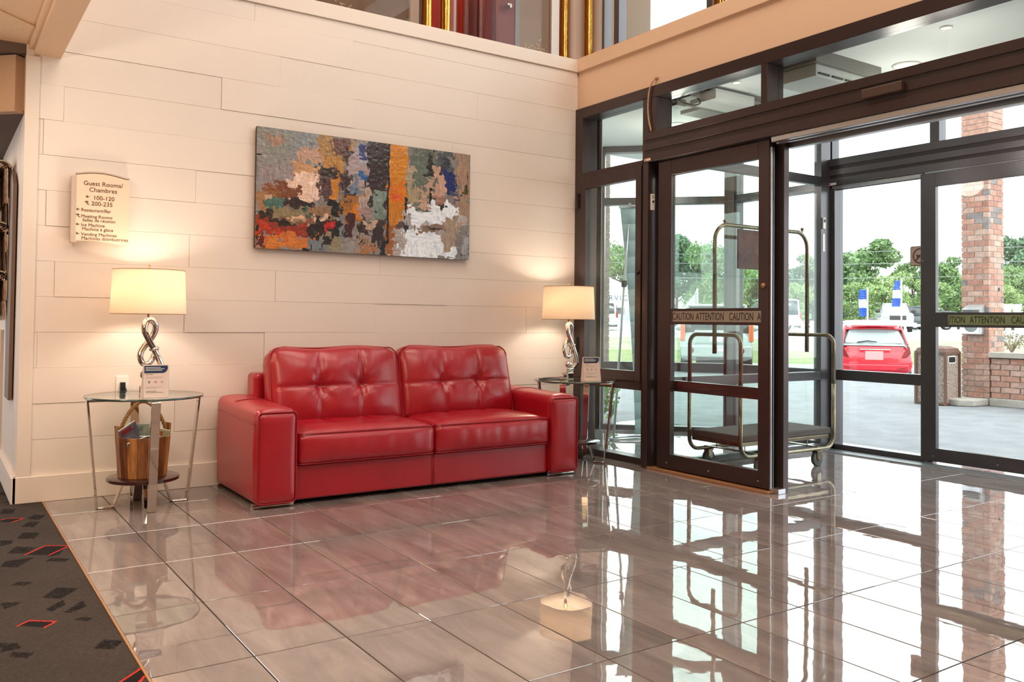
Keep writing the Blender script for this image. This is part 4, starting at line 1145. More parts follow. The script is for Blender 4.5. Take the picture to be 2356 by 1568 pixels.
def relief(X, Y):
    return 0.0007 * value_noise(X * 2, Y, 40, 7) + 0.0003 * value_noise(X * 2, Y, 90, 8)
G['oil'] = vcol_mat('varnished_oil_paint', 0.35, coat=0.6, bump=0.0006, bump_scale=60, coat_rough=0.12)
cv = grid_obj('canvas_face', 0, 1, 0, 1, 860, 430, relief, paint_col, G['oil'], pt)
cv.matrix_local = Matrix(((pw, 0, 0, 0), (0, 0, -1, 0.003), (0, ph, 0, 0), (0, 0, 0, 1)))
MB().box(0, pw, 0.006, 0.033, 0, ph).build('canvas_edge', mat('dark_canvas_edge', rgb(64, 50, 34), 0.5), pt, bevel=0.002, seg=1)
MB().tube(smooth_path([(pw - .075, 0.0, .03), (pw - .07, 0, .045), (pw - .062, 0, .035), (pw - .07, 0, .034), (pw - .05, 0, .03), (pw - .045, 0, .038), (pw - .035, 0, .03), (pw - .02, 0, .034)], 4), 0.0012, 5).build('signature_scrawl', G['ink'], pt)

# ------------------------------------------------------------------ directory sign
sg = empty('directory_sign', (-3.645, -0.02, 1.465)); tag(sg, 'beige bilingual guest room directory sign with a curved top, above the left lamp', 'sign')
MB().box(0.0, 0.030, -0.040, -0.004, 0.0, 0.386).build('side_bar', G['sign_side'], sg, bevel=0.003)
n = 14; poly = []
x0, x1 = 0.026, 0.309
for i in range(n + 1):
    t = i / n; poly.append((x0 + (x1 - x0) * t, 0.010 + 0.012 * math.sin(PI * t) * (1 - t) * 1.5 - 0.012 * t))
for i in range(n, -1, -1):
    t = i / n; poly.append((x0 + (x1 - x0) * t, 0.392 + 0.018 * math.sin(PI * min(1, t * 1.1)) * 1.0 - 0.005 * t))
MB().prism(poly, 1, -0.040, -0.006).build('face_plate', [G['sign']], sg, bevel=0.002, seg=1)
MB().prism([(a, b - 0.388 + 0.400) for a, b in poly[n + 1:]] + [(a, b + 0.004) for a, b in reversed(poly[n + 1:])], 1, -0.0405, -0.0).build('top_edge', G['sign_side'], sg)
def sgt(s, x, z, size, sx=1.0):
    text(s, 'lettering', G['brown_ink'], sg, frameM((x, -0.0410, z), (1, 0, 0), (0, 0, 1)), size, 'LEFT', 0.0004, sx)
# the plate is seen square-on, measured lines of type
for body, xx, zm, k in (('Guest Rooms/', .062, .349, .036), ('Chambres', .092, .313, .036), ('100-120', .114, .267, .0345), ('200-235', .105, .233, .0345), ('Restaurant/Bar', .053, .193, .0262),
        ('Meeting Rooms', .053, .157, .0262), ('Salles de r\u00e9union', .061, .135, .0255), ('Ice Machine', .054, .107, .0262), ('Machine \u00e0 glace', .060, .084, .0262), ('Vending Machines', .055, .054, .0262), ('Machines distributrices', .057, .031, .0268)):
    sgt(body, xx, zm - 0.35 * k, k, 1.0)
def arrow(x, z, s, bent):
    m_ = MB(); y = -0.0412
    def seg(a, b, w): m_.bar((a[0], y, a[1]), (b[0], y, b[1]), 0.0008, w, Vector((b[1] - a[1], 0, -(b[0] - a[0]))) if True else (0, 0, 1))
    if not bent:
        seg((x, z), (x + s, z), s * .16); seg((x, z), (x + s * .42, z + s * .38), s * .2); seg((x, z), (x + s * .42, z - s * .38), s * .2)
    else:
        seg((x + s * .45, z + s * .45), (x, z + s * .2), s * .2); seg((x + s * .45, z + s * .45), (x + s * .85, z + s * .15), s * .2)
        seg((x + s * .42, z + s * .4), (x + s * .42, z - s * .05), s * .2); seg((x + s * .42, z - s * .05), (x + s * .7, z - s * .2), s * .18); seg((x + s * .7, z - s * .2), (x + s * .75, z - s * .4), s * .16); seg((x + s * .75, z - s * .4), (x + s * 1.05, z - s * .4), s * .16)
    m_.build('arrow', G['brown_ink'], sg)
arrow(0.078, 0.270, 0.018, False); arrow(0.072, 0.234, 0.022, True); arrow(0.030, 0.194, 0.017, False); arrow(0.028, 0.158, 0.020, True); arrow(0.030, 0.108, 0.017, False); arrow(0.030, 0.055, 0.017, False)

# ------------------------------------------------------------------ small things on the glass front
o = MB().box(-0.035, 0.0, -0.12, 0.12, -0.027, 0.027).build('door_sensor', mat('brown_sensor_plastic', rgb(76, 56, 50), 0.4), bevel=0.006, loc=(-0.02, -2.80, 2.318)); tag(o, 'long brown motion sensor on the striped inner header', 'sensor')
o = MB().box(-0.003, 0.0, -0.065, 0.0, -0.009, 0.009).build('header_label', G['sign'], loc=(-0.0205, -0.90, 2.222)); tag(o, 'small cream sticker under the left end of the inner header', 'sticker')
MB().box(-0.0036, -0.003, -0.018, -0.005, -0.006, 0.006).build('print_mark', mat('red_mark', rgb(190, 50, 40), 0.5), o)
o = MB().box(-0.003, 0.0, -0.075, 0.0, -0.010, 0.010).build('header_label', G['white'], loc=(2.008, -0.985, 2.232)); tag(o, 'small white sticker under the left end of the outer header', 'sticker')
MB().box(-0.0036, -0.003, -0.022, -0.005, -0.006, 0.006).build('print_mark', mat('red_mark', rgb(190, 50, 40), 0.5), o)
o = MB().box(0, 0.034, -0.012, 0, 0, 0.118).build('key_switch', G['white'], bevel=0.003, loc=(0.0, -0.941, 1.857)); tag(o, 'white key switch plate on the bluish side of the inner post', 'switch')
MB().lathe([(0.008, 0), (0.008, 0.006), (0.001, 0.006)], 14, (0.017, -0.012, 0.062), mat=Matrix.Rotation(PI / 2, 4, 'X')).build('key_barrel', G['black'], o)
MB().box(0.006, 0.028, -0.0126, -0.012, 0.085, 0.108).build('print_mark', G['sign_side'], o)
o = MB().box(0, 0.034, -0.012, 0, 0, 0.095).build('rocker_switch', G['white'], bevel=0.003, loc=(1.915, -0.991, 1.85)); tag(o, 'white rocker switch plate on the outer corner post', 'switch')
MB().box(0.008, 0.026, -0.016, -0.012, 0.055, 0.08).build('rocker', G['black'], o)
o = MB().box(0, 0.03, -0.002, 0, 0, 0.15).build('post_sticker', G['white'], loc=(1.922, -0.991, 1.66)); tag(o, 'narrow white sticker below the rocker switch on the outer corner post', 'sticker')
tag(MB().tube(smooth_path([(0.065, -0.93, 2.83), (0.03, -0.925, 2.80), (0.025, -0.895, 2.73), (0.025, -0.885, 2.62), (0.025, -0.895, 2.52), (0.03, -0.915, 2.44)]), 0.006, 10).sphere((0.06, -0.935, 2.83), 0.014, 10, 6).build('cable_loop', mat('beige_cable', rgb(190, 150, 120), 0.5), smooth=True), 'beige looped cable hanging over the post at the inner header', 'cable')

# no-dogs sign on the outer sidelight
nd = empty('no_dogs_sign', (2.094, -1.752, 1.588)); tag(nd, 'square brown no-dogs sign on the outer sidelight glass', 'sign')
BR = mat('sign_brown', rgb(112, 58, 50), 0.5)
NB = mat('sign_tan', rgb(196, 172, 156), 0.5)
MB().prism(rrect(0.165, 0.155, 0.016), 0, 0, 0.002).build('back_plate', BR, nd)
MB().prism(rrect(0.153, 0.143, 0.012), 0, -0.001, 0).build('face_plate', NB, nd)
ringp = [(-0.0018, 0.055 * math.cos(a), 0.055 * math.sin(a)) for a in np.linspace(0, 2 * PI, 33)[:-1]]
m_ = MB()
for i in range(32):
    a = 2 * PI * i / 32; b = 2 * PI * (i + 1) / 32
    m_.quad(*[(-0.0022, r * math.cos(t), r * math.sin(t)) for r, t in ((0.050, a), (0.061, a), (0.061, b), (0.050, b))])
m_.build('ring', BR, nd)
MB().bar((-0.0026, 0.038, -0.038), (-0.0026, -0.038, 0.038), 0.0008, 0.011, (0, 1, 1)).build('slash', BR, nd)
# y decreases to the right as seen from inside: dog walks to the right
dg = [(0.030, 0.002), (0.034, 0.016), (0.030, 0.018), (0.026, 0.008), (-0.008, 0.008), (-0.016, 0.022), (-0.020, 0.028), (-0.024, 0.020), (-0.034, 0.014), (-0.032, 0.008), (-0.022, 0.008), (-0.018, -0.004), (-0.020, -0.030), (-0.014, -0.030), (-0.010, -0.010), (0.014, -0.010), (0.020, -0.030), (0.026, -0.030), (0.026, -0.010)]
MB().prism(dg, 0, -0.0018, -0.0012).build('dog_figure', BR, nd)

def shade_mat_t(name, c1, c2, k):
    m = bpy.data.materials.new(name); m.use_nodes = True
    nt = m.node_tree; N = nt.nodes; Lk = nt.links; N.remove(N['Principled BSDF'])
    a = N.new('ShaderNodeBsdfDiffuse'); a.inputs[0].default_value = c1
    b = N.new('ShaderNodeBsdfTranslucent'); b.inputs[0].default_value = c2
    mx = N.new('ShaderNodeMixShader'); mx.inputs[0].default_value = k
    Lk.new(a.outputs[0], mx.inputs[1]); Lk.new(b.outputs[0], mx.inputs[2]); Lk.new(mx.outputs[0], N['Material Output'].inputs[0])
    return m
# ------------------------------------------------------------------ vestibule: ceiling gear, banner, luggage cart
GL = mat('galvanised_box', rgb(196, 198, 196), 0.5, 0.1); GD = mat('grey_box_side', rgb(120, 118, 114), 0.5)
o = empty('ceiling_junction_box', (0.62, -1.10, 2.68)); tag(o, 'grey electrical junction box with cables under the vestibule ceiling', 'box')
MB().box(-0.22, 0.20, -0.095, 0.16, 0, 0.075).build('housing', GL, o, bevel=0.003)
MB().box(-0.40, 0.42, 0.0, 0.05, 0.075, 0.10).box(-0.40, 0.42, -0.06, -0.04, 0.078, 0.1).build('mounting_track', GD, o)
MB().box(-0.36, -0.26, 0.02, 0.13, 0.02, 0.085).build('small_box', GD, o, bevel=0.003)
MB().box(-0.34, -0.24, 0.18, 0.28, -0.01, 0.06).build('small_box', GD, o, bevel=0.003)
MB().tube(smooth_path([(-0.26, 0.05, 0.03), (-0.30, -0.02, -0.03), (-0.34, 0.0, -0.05), (-0.37, 0.08, -0.02), (-0.34, 0.16, 0.03)]), 0.006, 8).build('cable', G['black'], o, True)
MB().tube([(-0.45, 0.20, 0.02), (0.62, 0.20, 0.0)], 0.012, 8).build('conduit', GD, o, True)
MB().box(0.02, 0.50, 0.20, 0.50, 0.03, 0.06).build('cover_plate', GD, o)
o = empty('air_curtain', (0.62, -2.12, 2.60)); tag(o, 'boxy grey heater hung from the vestibule ceiling behind the wide transom', 'heater')
MB().box(-0.34, 0.36, -0.02, 0.36, 0.10, 0.18).build('upper_housing', GD, o, bevel=0.004)
MB().box(-0.30, 0.30, 0.01, 0.33, 0.02, 0.10).build('lower_housing', GL, o, bevel=0.004)
for k in range(4): MB().box(-0.28 + k * 0.14, -0.17 + k * 0.14, 0.0, 0.012, 0.035, 0.045).build('slot', G['black'], o)

bs = empty('banner_stand', (0.744, 0.30, 0)); tag(bs, 'tall pale blue banner on a pole stand, seen from behind through the service door glass', 'banner')
BAN = shade_mat_t('pale_blue_banner', rgb(206, 226, 228), rgb(206, 226, 228), 0.5)
MB().tube([(0.0, 0, 0.02), (0.085, 0.0, 1.07), (0.17, 0.0, 2.12)], 0.011, 10).build('pole', G['alu'], bs, True)
MB().box(0.09, 0.125, -0.018, 0.018, 1.36, 1.42).build('pole_clip', G['black'], bs, bevel=0.004)
m_ = MB(); 
NBn = 14
for i in range(NBn):
    t0, t1 = i / NBn, (i + 1) / NBn
    def edge(t): return Vector((0.273 - 0.202 * t + 0.03 * math.sin(PI * t), 0.02, 0.03 + 2.04 * t))
    d = Vector((0.30, -0.14, 0.02))
    m_.quad(edge(t0), edge(t0) + d, edge(t1) + d, edge(t1))
b_ = m_.build('banner', BAN, bs, True); md = b_.modifiers.new('s', 'SOLIDIFY'); md.thickness = 0.002
MB().tube([(0.06, 0.02, 2.075), (0.38, -0.13, 2.10)], 0.012, 8).build('top_bar', G['alu'], bs, True)
MB().tube([(-0.02, 0.03, 0.012), (0.0, -0.04, 0.012), (0.16, -0.14, 0.012), (0.40, -0.16, 0.012), (0.44, -0.06, 0.012), (0.30, 0.06, 0.012), (0.05, 0.08, 0.012)], 0.010, 8, True).build('base_ring', G['alu'], bs, True)

ct_ = empty('luggage_cart', (0.845, -1.26, 0)); tag(ct_, 'brass-toned hotel luggage cart with grey carpeted deck in the vestibule', 'cart')
hx, hy = 0.515, 0.24
def rail(y):
    r = 0.09; z0, z1 = 0.125, 0.965
    pts = [(-hx, y, 0.6)]
    pts += [(-hx, y, z0 + r)] + [(-hx + r - r * math.cos(a), y, z0 + r - r * math.sin(a)) for a in np.linspace(0, PI / 2, 6)[1:]] + [(hx - r, y, z0)] + [(hx - r + r * math.sin(a), y, z0 + r - r * math.cos(a)) for a in np.linspace(0, PI / 2, 6)[1:]] + [(hx, y, 0.6)]
    return pts
for y in (-hy, hy):
    MB().tube(rail(y), 0.0145, 12).build('side_tube', G['cart_metal'], ct_, True)
for x in (-hx, hx):
    r = 0.07; z1 = 0.965
    pts = [(x, -hy, 0.6), (x, -hy, z1 - r)] + [(x, -hy + r - r * math.cos(a), z1 - r + r * math.sin(a)) for a in np.linspace(0, PI / 2, 6)[1:]] + [(x, hy - r, z1)] + [(x, hy - r + r * math.sin(a), z1 - r + r * math.cos(a)) for a in np.linspace(0, PI / 2, 6)[1:]] + [(x, hy, 0.6)]
    MB().tube(pts, 0.0145, 12).build('end_hoop', G['cart_metal'], ct_, True)
r = 0.12; z1 = 1.755
pts = [(-hx, 0.0, 0.83), (-hx, 0, z1 - r)] + [(-hx + r - r * math.cos(a), 0, z1 - r + r * math.sin(a)) for a in np.linspace(0, PI / 2, 8)[1:]] + [(hx - r, 0, z1 + 0.0)] + [(hx - r + r * math.sin(a), 0, z1 - r + r * math.cos(a)) for a in np.linspace(0, PI / 2, 8)[1:]] + [(hx, 0, 0.83)]
MB().tube(pts, 0.0155, 12).build('top_arch', G['cart_metal'], ct_, True)
for x in (-hx + 0.10, hx - 0.06):
    MB().sphere((x, 0, z1 + 0.026), 0.014, 12, 8).tube([(x, 0, z1), (x, 0, z1 + 0.02)], 0.006, 8).build('knob', G['cart_metal'], ct_, True)
MB().box(-hx + 0.005, hx - 0.005, -hy + 0.01, hy - 0.01, 0.222, 0.272).build('deck', G['cart_carpet'], ct_, bevel=0.012, seg=3)
MB().box(-hx + 0.01, hx - 0.01, -hy + 0.015, hy - 0.015, 0.195, 0.222).build('deck_frame', G['cart_metal'], ct_, bevel=0.003)
for y in (-hy + 0.05, hy - 0.05):
    pass
for x in (-hx + 0.17, hx - 0.17):
    MB().box(x - 0.02, x + 0.02, -hy, hy, 0.135, 0.142).tube([(x - .01, -hy + 0.1, 0.13), (x - .01, -hy + 0.1, 0.20)], 0.004, 6).tube([(x + .01, hy - 0.1, 0.13), (x + .01, hy - 0.1, 0.20)], 0.004, 6).build('cross_brace', G['cart_metal'], ct_)
TY = mat('grey_caster_rubber', rgb(88, 90, 88), 0.6)
cas = None
for x in (-hx + 0.20, hx - 0.20):
    for y in (-hy + 0.0, hy - 0.0):
        e = empty('caster', (x - (0.03 if x > 0 else -0.03) * 0, y, 0), parent=ct_)
        MB().lathe([(0.038, -0.016), (0.050, -0.014), (0.054, -0.006), (0.054, 0.006), (0.050, 0.014), (0.038, 0.016)], 28, (0, 0, 0.054), cap=True, mat=Matrix.Rotation(PI / 2, 4, 'X')).build('wheel', TY, e, auto=True)
        MB().box(-0.022, 0.022, -0.024, -0.019, 0.05, 0.108).box(-0.022, 0.022, 0.019, 0.024, 0.05, 0.108).box(-0.028, 0.028, -0.028, 0.028, 0.104, 0.114).tube([(0, -0.028, 0.054), (0, 0.028, 0.054)], 0.011, 12).build('fork', G['cart_metal'], e, bevel=0.002, seg=1)
sgp = MB().box(-0.005, 0.005, -0.0, 0.0, 0, 0)
o = MB().box(-0.08, 0.16, -0.005, 0.005, -0.29, 0.0).build('hanging_panel', mat('maroon_panel', rgb(106, 46, 48), 0.5, noise_amt=0.3, noise_scale=8), ct_, loc=(-0.20, 0.0, z1 - 0.02), bevel=0.003)
o['label'] = 'maroon hanging panel'

# ------------------------------------------------------------------ outdoors
G['asphalt'] = mat('asphalt', rgb(122, 124, 128), 0.9, color2=rgb(108, 110, 114), noise_scale=3, bump=0.002, bump_scale=120)
G['concrete'] = mat('concrete', rgb(168, 162, 154), 0.9, noise_amt=0.2, noise_scale=12, bump=0.004, bump_scale=20)
G['kerb'] = mat('pale_kerb', rgb(184, 184, 182), 0.9)
G['lawn'] = mat('lawn', rgb(92, 116, 56), 0.95, color2=rgb(120, 122, 84), noise_scale=0.9, bump=0.02, bump_scale=14)
G['verge'] = mat('dry_verge', rgb(150, 150, 124), 0.95, color2=rgb(112, 118, 92), noise_scale=1.2, bump=0.03, bump_scale=8)
def gp(s, lat, z):                                   # ground point: distance ahead along the view, sideways offset
    f2 = Vector((FW.x, FW.y, 0)).normalized(); r2 = Vector((RT.x, RT.y, 0)).normalized()
    q = Vector((CAM.x, CAM.y, 0)) + f2 * s + r2 * lat
    return (q.x, q.y, z)
def strip(s0, s1, z0, z1, name, m, half=90, top=0.25):
    a, b, c, d = gp(s0, -half, z0), gp(s0, half, z0), gp(s1, half, z1), gp(s1, -half, z1)
    k = MB(); lo = lambda p: (p[0], p[1], p[2] - top)
    k.v = [a, b, c, d, lo(a), lo(b), lo(c), lo(d)]; k.f = [(0, 1, 2, 3), (7, 6, 5, 4), (0, 4, 5, 1), (1, 5, 6, 2), (2, 6, 7, 3), (3, 7, 4, 0)]; k.m = [0] * 6
    o = k.build(name, m); tag(o, kind='structure'); return o
def gz(s): return -0.02 if s < 13 else (-0.02 - 0.30 * (s - 13) / 13.5 if s < 26.5 else min(0.72, -0.21 + 0.0262 * (s - 27)))
k = MB(); 
q1 = gp(13, 34, 0); q2 = gp(13, -12, 0)
tag(MB().prism([(2.17, -13.9), (q1[0], q1[1]), (q2[0], q2[1]), (q2[0], 1.5), (2.17, 1.5)], 2, -0.3, -0.02).build('ground_drive', G['asphalt']), kind='structure')
strip(13, 26.5, -0.02, -0.32, 'ground_slope', G['asphalt'])
strip(26.5, 27.0, -0.20, -0.20, 'ground_kerb', G['kerb'])
strip(27.0, 34, -0.21, -0.02, 'ground_lawn', G['lawn'])
strip(34, 43, -0.02, 0.30, 'ground_verge', G['verge'])
strip(43, 45, 0.31, 0.38, 'ground_path', G['kerb'])
strip(45, 62, 0.37, 0.66, 'ground_road', mat('road', rgb(150, 150, 152), 0.9))
strip(62, 150, 0.66, 0.8, 'ground_far_lot', G['kerb'])

# brick column, meter and planter
brick_m = {k: mat('brick_' + k, rgb(*c), 0.85, color2=rgb(*[int(v * .80) for v in c]), noise_scale=18, bump=0.003, bump_scale=70, rand=0.10) for k, c in
           dict(red=(176, 126, 110), orange=(184, 138, 120), pink=(188, 154, 140), grey=(138, 128, 128)).items()}
mortar = mat('mortar', rgb(196, 188, 180), 0.95)
BM = {}
def brick_at(parent, x0, x1, y0, y1, z0, z1, m):
    k = (round(x1 - x0, 3), round(y1 - y0, 3), round(z1 - z0, 3), m.name)
    if k not in BM:
        BM[k] = MB().box(-(x1 - x0) / 2, (x1 - x0) / 2, -(y1 - y0) / 2, (y1 - y0) / 2, -(z1 - z0) / 2, (z1 - z0) / 2).mesh('brick', m)
    return inst(BM[k], 'brick', parent, ((x0 + x1) / 2 + random.uniform(-.001, .001), (y0 + y1) / 2, (z0 + z1) / 2))
col = empty('brick_column', (0, 0, 0)); tag(col, 'tall square brick column outside the sliding doors', 'column')
CX0, CX1, CY0, CY1 = 7.5, 7.893, 0.475, 0.847
MB().box(CX0 + 0.012, CX1 - 0.012, CY0 + 0.012, CY1 - 0.012, 0.08, 4.6).build('mortar_core', mortar, col)
PCH = 0.0762
rb = random.Random(8)
mort = 0.010
keys = ['red', 'orange', 'pink', 'orange', 'red', 'pink']
nc = int((4.6 - 0.08) / PCH)
for i in range(nc):
    z0 = 0.08 + i * PCH; z1 = z0 + PCH - mort
    low = z0 < 0.72
    def pick():
        if low: return brick_m['pink'] if rb.random() < .6 else brick_m['orange']
        return brick_m['grey'] if rb.random() < .10 else brick_m[rb.choice(keys)]
    Wy = CY1 - CY0; Wx = CX1 - CX0
    # west face (towards the lobby)
    cuts = [0, Wy / 2, Wy] if i % 2 else [0, Wy * .22, Wy * .80, Wy]
    for a, b in zip(cuts[:-1], cuts[1:]):
        if z0 < 3.3: brick_at(col, CX0, CX0 + 0.05, CY1 - b + (mort if b < Wy else 0), CY1 - a, z0, z1, pick())
    cuts = [0.05, Wx * .35, Wx * .85, Wx] if i % 2 else [0.05, Wx * .58, Wx]
    for a, b in zip(cuts[:-1], cuts[1:]):
        if z0 < 3.3: brick_at(col, CX0 + a, CX0 + b - (mort if b < Wx else 0), CY0, CY0 + 0.05, z0, z1, pick())
rest = MB()
for i in range(nc):
    z0 = 0.08 + i * PCH; z1 = z0 + PCH - mort
    rest.box(CX0 + .06, CX1, CY1 - 0.05, CY1, z0, z1); rest.box(CX1 - 0.05, CX1 + 0.0005, CY0 + .06, CY1 - .06, z0, z1)
    if z0 >= 3.3: rest.box(CX0, CX0 + .05, CY0, CY1, z0, z1); rest.box(CX0 + .05, CX1, CY0, CY0 + .05, z0, z1)
rest.build('brick_backs', brick_m['orange'], col)['kind'] = 'stuff'
k = MB()
for a, b in (((6.98, 7.95), (0.474, 0.93)),):
    pts = [(a[0] + .18 * rb.random() * 0.3 + .12, b[0]), (a[0] + .02, b[0] + .16), (a[0] + .05, b[1] - .1), (a[0] + .3, b[1]), (a[1], b[1]), (a[1], b[0])]
    k.prism(pts, 2, -0.02, 0.075)
k.build('footing', G['concrete'], col, bevel=0.02, seg=2)
pl = empty('brick_planter', (0, 0, 0)); tag(pl, 'low brick planter with a pale concrete cap joined to the column', 'planter')
MB().box(7.535, 8.6, -1.6, 0.46, 0.0, 0.615).build('mortar_core', mortar, pl)
MB().box(7.47, 7.56, -1.6, 0.465, -0.02, 0.085).build('footing', G['concrete'], pl, bevel=0.01)
for i in range(7):
    z0 = 0.09 + i * PCH; z1 = z0 + PCH - mort; y = 0.462 - (0.13 if i % 2 else 0.0)
    if i % 2: brick_at(pl, 7.51, 7.56, 0.342, 0.462, z0, z1, brick_m['pink'])
    while y > -1.5:
        brick_at(pl, 7.51, 7.56, y - 0.24, y - (mort if True else 0), z0, z1, brick_m['pink' if rb.random() < .6 else 'orange']); y -= 0.25
MB().box(7.46, 7.64, -1.6, 0.47, 0.625, 0.70).box(8.5, 8.65, -1.6, 0.47, 0.625, 0.7).build('cap', G['concrete'], pl, bevel=0.008)
MB().box(7.64, 8.5, -1.6, 0.47, 0.58, 0.66).build('soil', mat('soil', rgb(96, 84, 66), 0.95, noise_amt=.4, noise_scale=20), pl)
# meter on the column
mt_ = empty('ash_receptacle', (7.5, 0.66, 0)); tag(mt_, 'grey louvred wall ashtray box with a round dial on the brick column', 'ashtray')
MB().box(-0.12, 0, -0.13, 0.13, 0.93, 1.19).build('housing', G['alu'], mt_, bevel=0.01)
MB().prism([(-0.14, 1.27), (0.0, 1.34), (0.0, 1.19), (-0.12, 1.19)], 1, -0.13, 0.11).build('hood', mat('hood_metal', rgb(150, 150, 150), 0.5, 0.4), mt_, bevel=0.004)
for j in range(3): MB().box(-0.145, -0.12, -0.11, 0.10, 1.205 + j * 0.022, 1.212 + j * 0.022).build('louvre', G['black'], mt_)
MB().lathe([(0.085, 0), (0.085, 0.012), (0.07, 0.012), (0.07, 0.004), (0.001, 0.004)], 32, (-0.12, 0, 1.05), mat=Matrix.Rotation(-PI / 2, 4, 'Y')).build('dial', G['grey'], mt_, auto=True)
# column hole
tag(MB().lathe([(0.02, 0), (0.026, 0.006), (0.012, 0.008), (0.001, 0.002)], 12, (7.76, 0.474, 1.55), mat=Matrix.Rotation(PI / 2, 4, 'X')).build('wall_hook', G['black']), 'small dark hook on the right face of the brick column', 'hook')

def leaves(cl, n, size, seed, flat=0.0):
    """n leaf quads scattered in ellipsoids cl=[(cx,cy,cz,rx,ry,rz)]"""
    rg = np.random.RandomState(seed)
    w = np.array([c[3] * c[4] + c[3] * c[5] for c in cl]); w = w / w.sum()
    idx = rg.choice(len(cl), n, p=w); cl = np.array(cl)[idx]
    d = rg.normal(0, 1, (n, 3)); d /= np.linalg.norm(d, axis=1)[:, None]
    rr = rg.uniform(0.55, 1.05, n)[:, None]
    c = cl[:, :3] + d * rr * cl[:, 3:6]
    a = rg.normal(0, 1, (n, 3)); a /= np.linalg.norm(a, axis=1)[:, None]
    b = np.cross(a, rg.normal(0, 1, (n, 3))); b /= np.linalg.norm(b, axis=1)[:, None]
    s = size * rg.uniform(0.5, 1.3, n)[:, None]
    V = np.stack([c - a * s, c + b * s * .5, c + a * s, c - b * s * .5], 1).reshape(-1, 3)
    return V, np.arange(n * 4).reshape(n, 4)
def leaf_mesh(name, V, F_, m):
    me = bpy.data.meshes.new(name); me.from_pydata(V.tolist(), [], F_.tolist()); me.materials.append(m); me.update(); return me
def leafmat(name, c):
    m = mat(name, rgb(*c), 0.7, spec=0.2, color2=rgb(int(c[0] * .68), int(c[1] * .74), int(c[2] * .68)), noise_scale=0.9)
    return m
LM = [leafmat('leaf_mid', (136, 162, 112)), leafmat('leaf_dark', (112, 140, 112)), leafmat('leaf_light', (162, 184, 126))]  # leaf tones paled in the colour to stand for distance haze
bark = mat('bark', rgb(96, 82, 70), 0.9)
# planter shrubs
def shrub(loc, h, seed, m, lab, tw=26, nl=420):
    e = empty('shrub', loc); tag(e, lab, 'shrub')
    rg = random.Random(seed); k = MB()
    for i in range(tw):
        a = rg.uniform(0, 2 * PI); l = h * rg.uniform(.5, 1); tip = Vector((math.cos(a) * l * .7, math.sin(a) * l * .7, l))
        k.tube([(0, 0, 0), tip * .5 + Vector((0, 0, h * .1)), tip], [0.006, 0.004, 0.002], 5)
    k.build('twigs', mat('twig', rgb(150, 136, 116), 0.9), e)['kind'] = 'stuff'
    V, F_ = leaves([(0, 0, h * .6, h * .7, h * .7, h * .4)], nl, 0.018, seed)
    inst(leaf_mesh('foliage', V, F_, m), 'foliage', e)['kind'] = 'stuff'
shrub(at(2328, 745, 12.4).to_tuple()[:2] + (0.655,), 0.30, 3, leafmat('dry_leaf', (156, 148, 122)), 'dry twiggy pale shrub in the brick planter')
shrub(at(2296, 745, 11.9).to_tuple()[:2] + (0.665,), 0.13, 4, leafmat('rust_leaf', (156, 92, 66)), 'small rusty leaved plant next to the column in the planter', 8, 140)
shrub(at(2415, 745, 12.3).to_tuple()[:2] + (0.665,), 0.34, 5, leafmat('grey_leaf', (140, 142, 104)), 'grey green shrub in the planter at the right edge')

# litter bin
tb = empty('litter_bin', at(2157, 745, 11.75).to_tuple()[:2] + (-0.02,), math.radians(4)); tag(tb, 'square outdoor litter bin with pebble panels and brown corners', 'bin')
PEB = mat('pebble_panel', rgb(176, 158, 146), 0.95, color2=rgb(104, 88, 82), noise_scale=42, bump=0.01, bump_scale=60)
BRN = mat('bin_brown', rgb(96, 66, 54), 0.6)
MB().box(-0.235, 0.235, -0.235, 0.235, 0.03, 0.70).build('pebble_panels', PEB, tb)
tb.scale = (0.80, 0.80, 1.0)
k = MB()
for sx in (-1, 1):
    for sy in (-1, 1): k.box(sx * .25 - .02, sx * .25 + .02, sy * .25 - .02, sy * .25 + .02, 0.0, 0.72)
k.box(-0.26, 0.26, -0.26, 0.26, 0.68, 0.72).box(-0.26, 0.26, -0.26, 0.26, 0.01, 0.04)
k.build('corner_frame', BRN, tb, bevel=0.004, seg=1)
MB().lathe([(0.36, 0.72), (0.33, 0.76), (0.20, 0.79), (0.001, 0.80)], 4, mat=Matrix.Rotation(PI / 4, 4, 'Z')).build('lid', BRN, tb)
for ang in (PI, -PI / 2):
    M = Matrix.Rotation(ang, 4, 'Z')
    MB().prism(rrect(0.26, 0.10, 0.03), 0, 0.236, 0.243, M @ Matrix.Translation((0, 0, 0.61))).build('opening_rim', G['white'], tb)
    MB().prism(rrect(0.23, 0.075, 0.02), 0, 0.243, 0.245, M @ Matrix.Translation((0, 0, 0.61))).build('opening', G['black'], tb)
cn = empty('drink_can', at(2124, 745, 11.65).to_tuple()[:2] + (0.765,)); tag(cn, 'orange and black drink can standing on the litter bin', 'can')
MB().lathe([(0.03, 0), (0.033, 0.005), (0.033, 0.09)], 16, cap=True).build('lower_wrap', mat('orange_can', rgb(206, 122, 40), 0.4), cn, auto=True)
MB().lathe([(0.033, 0.09), (0.033, 0.155), (0.028, 0.17)], 16, cap=True).build('upper_wrap', G['black'], cn, auto=True)

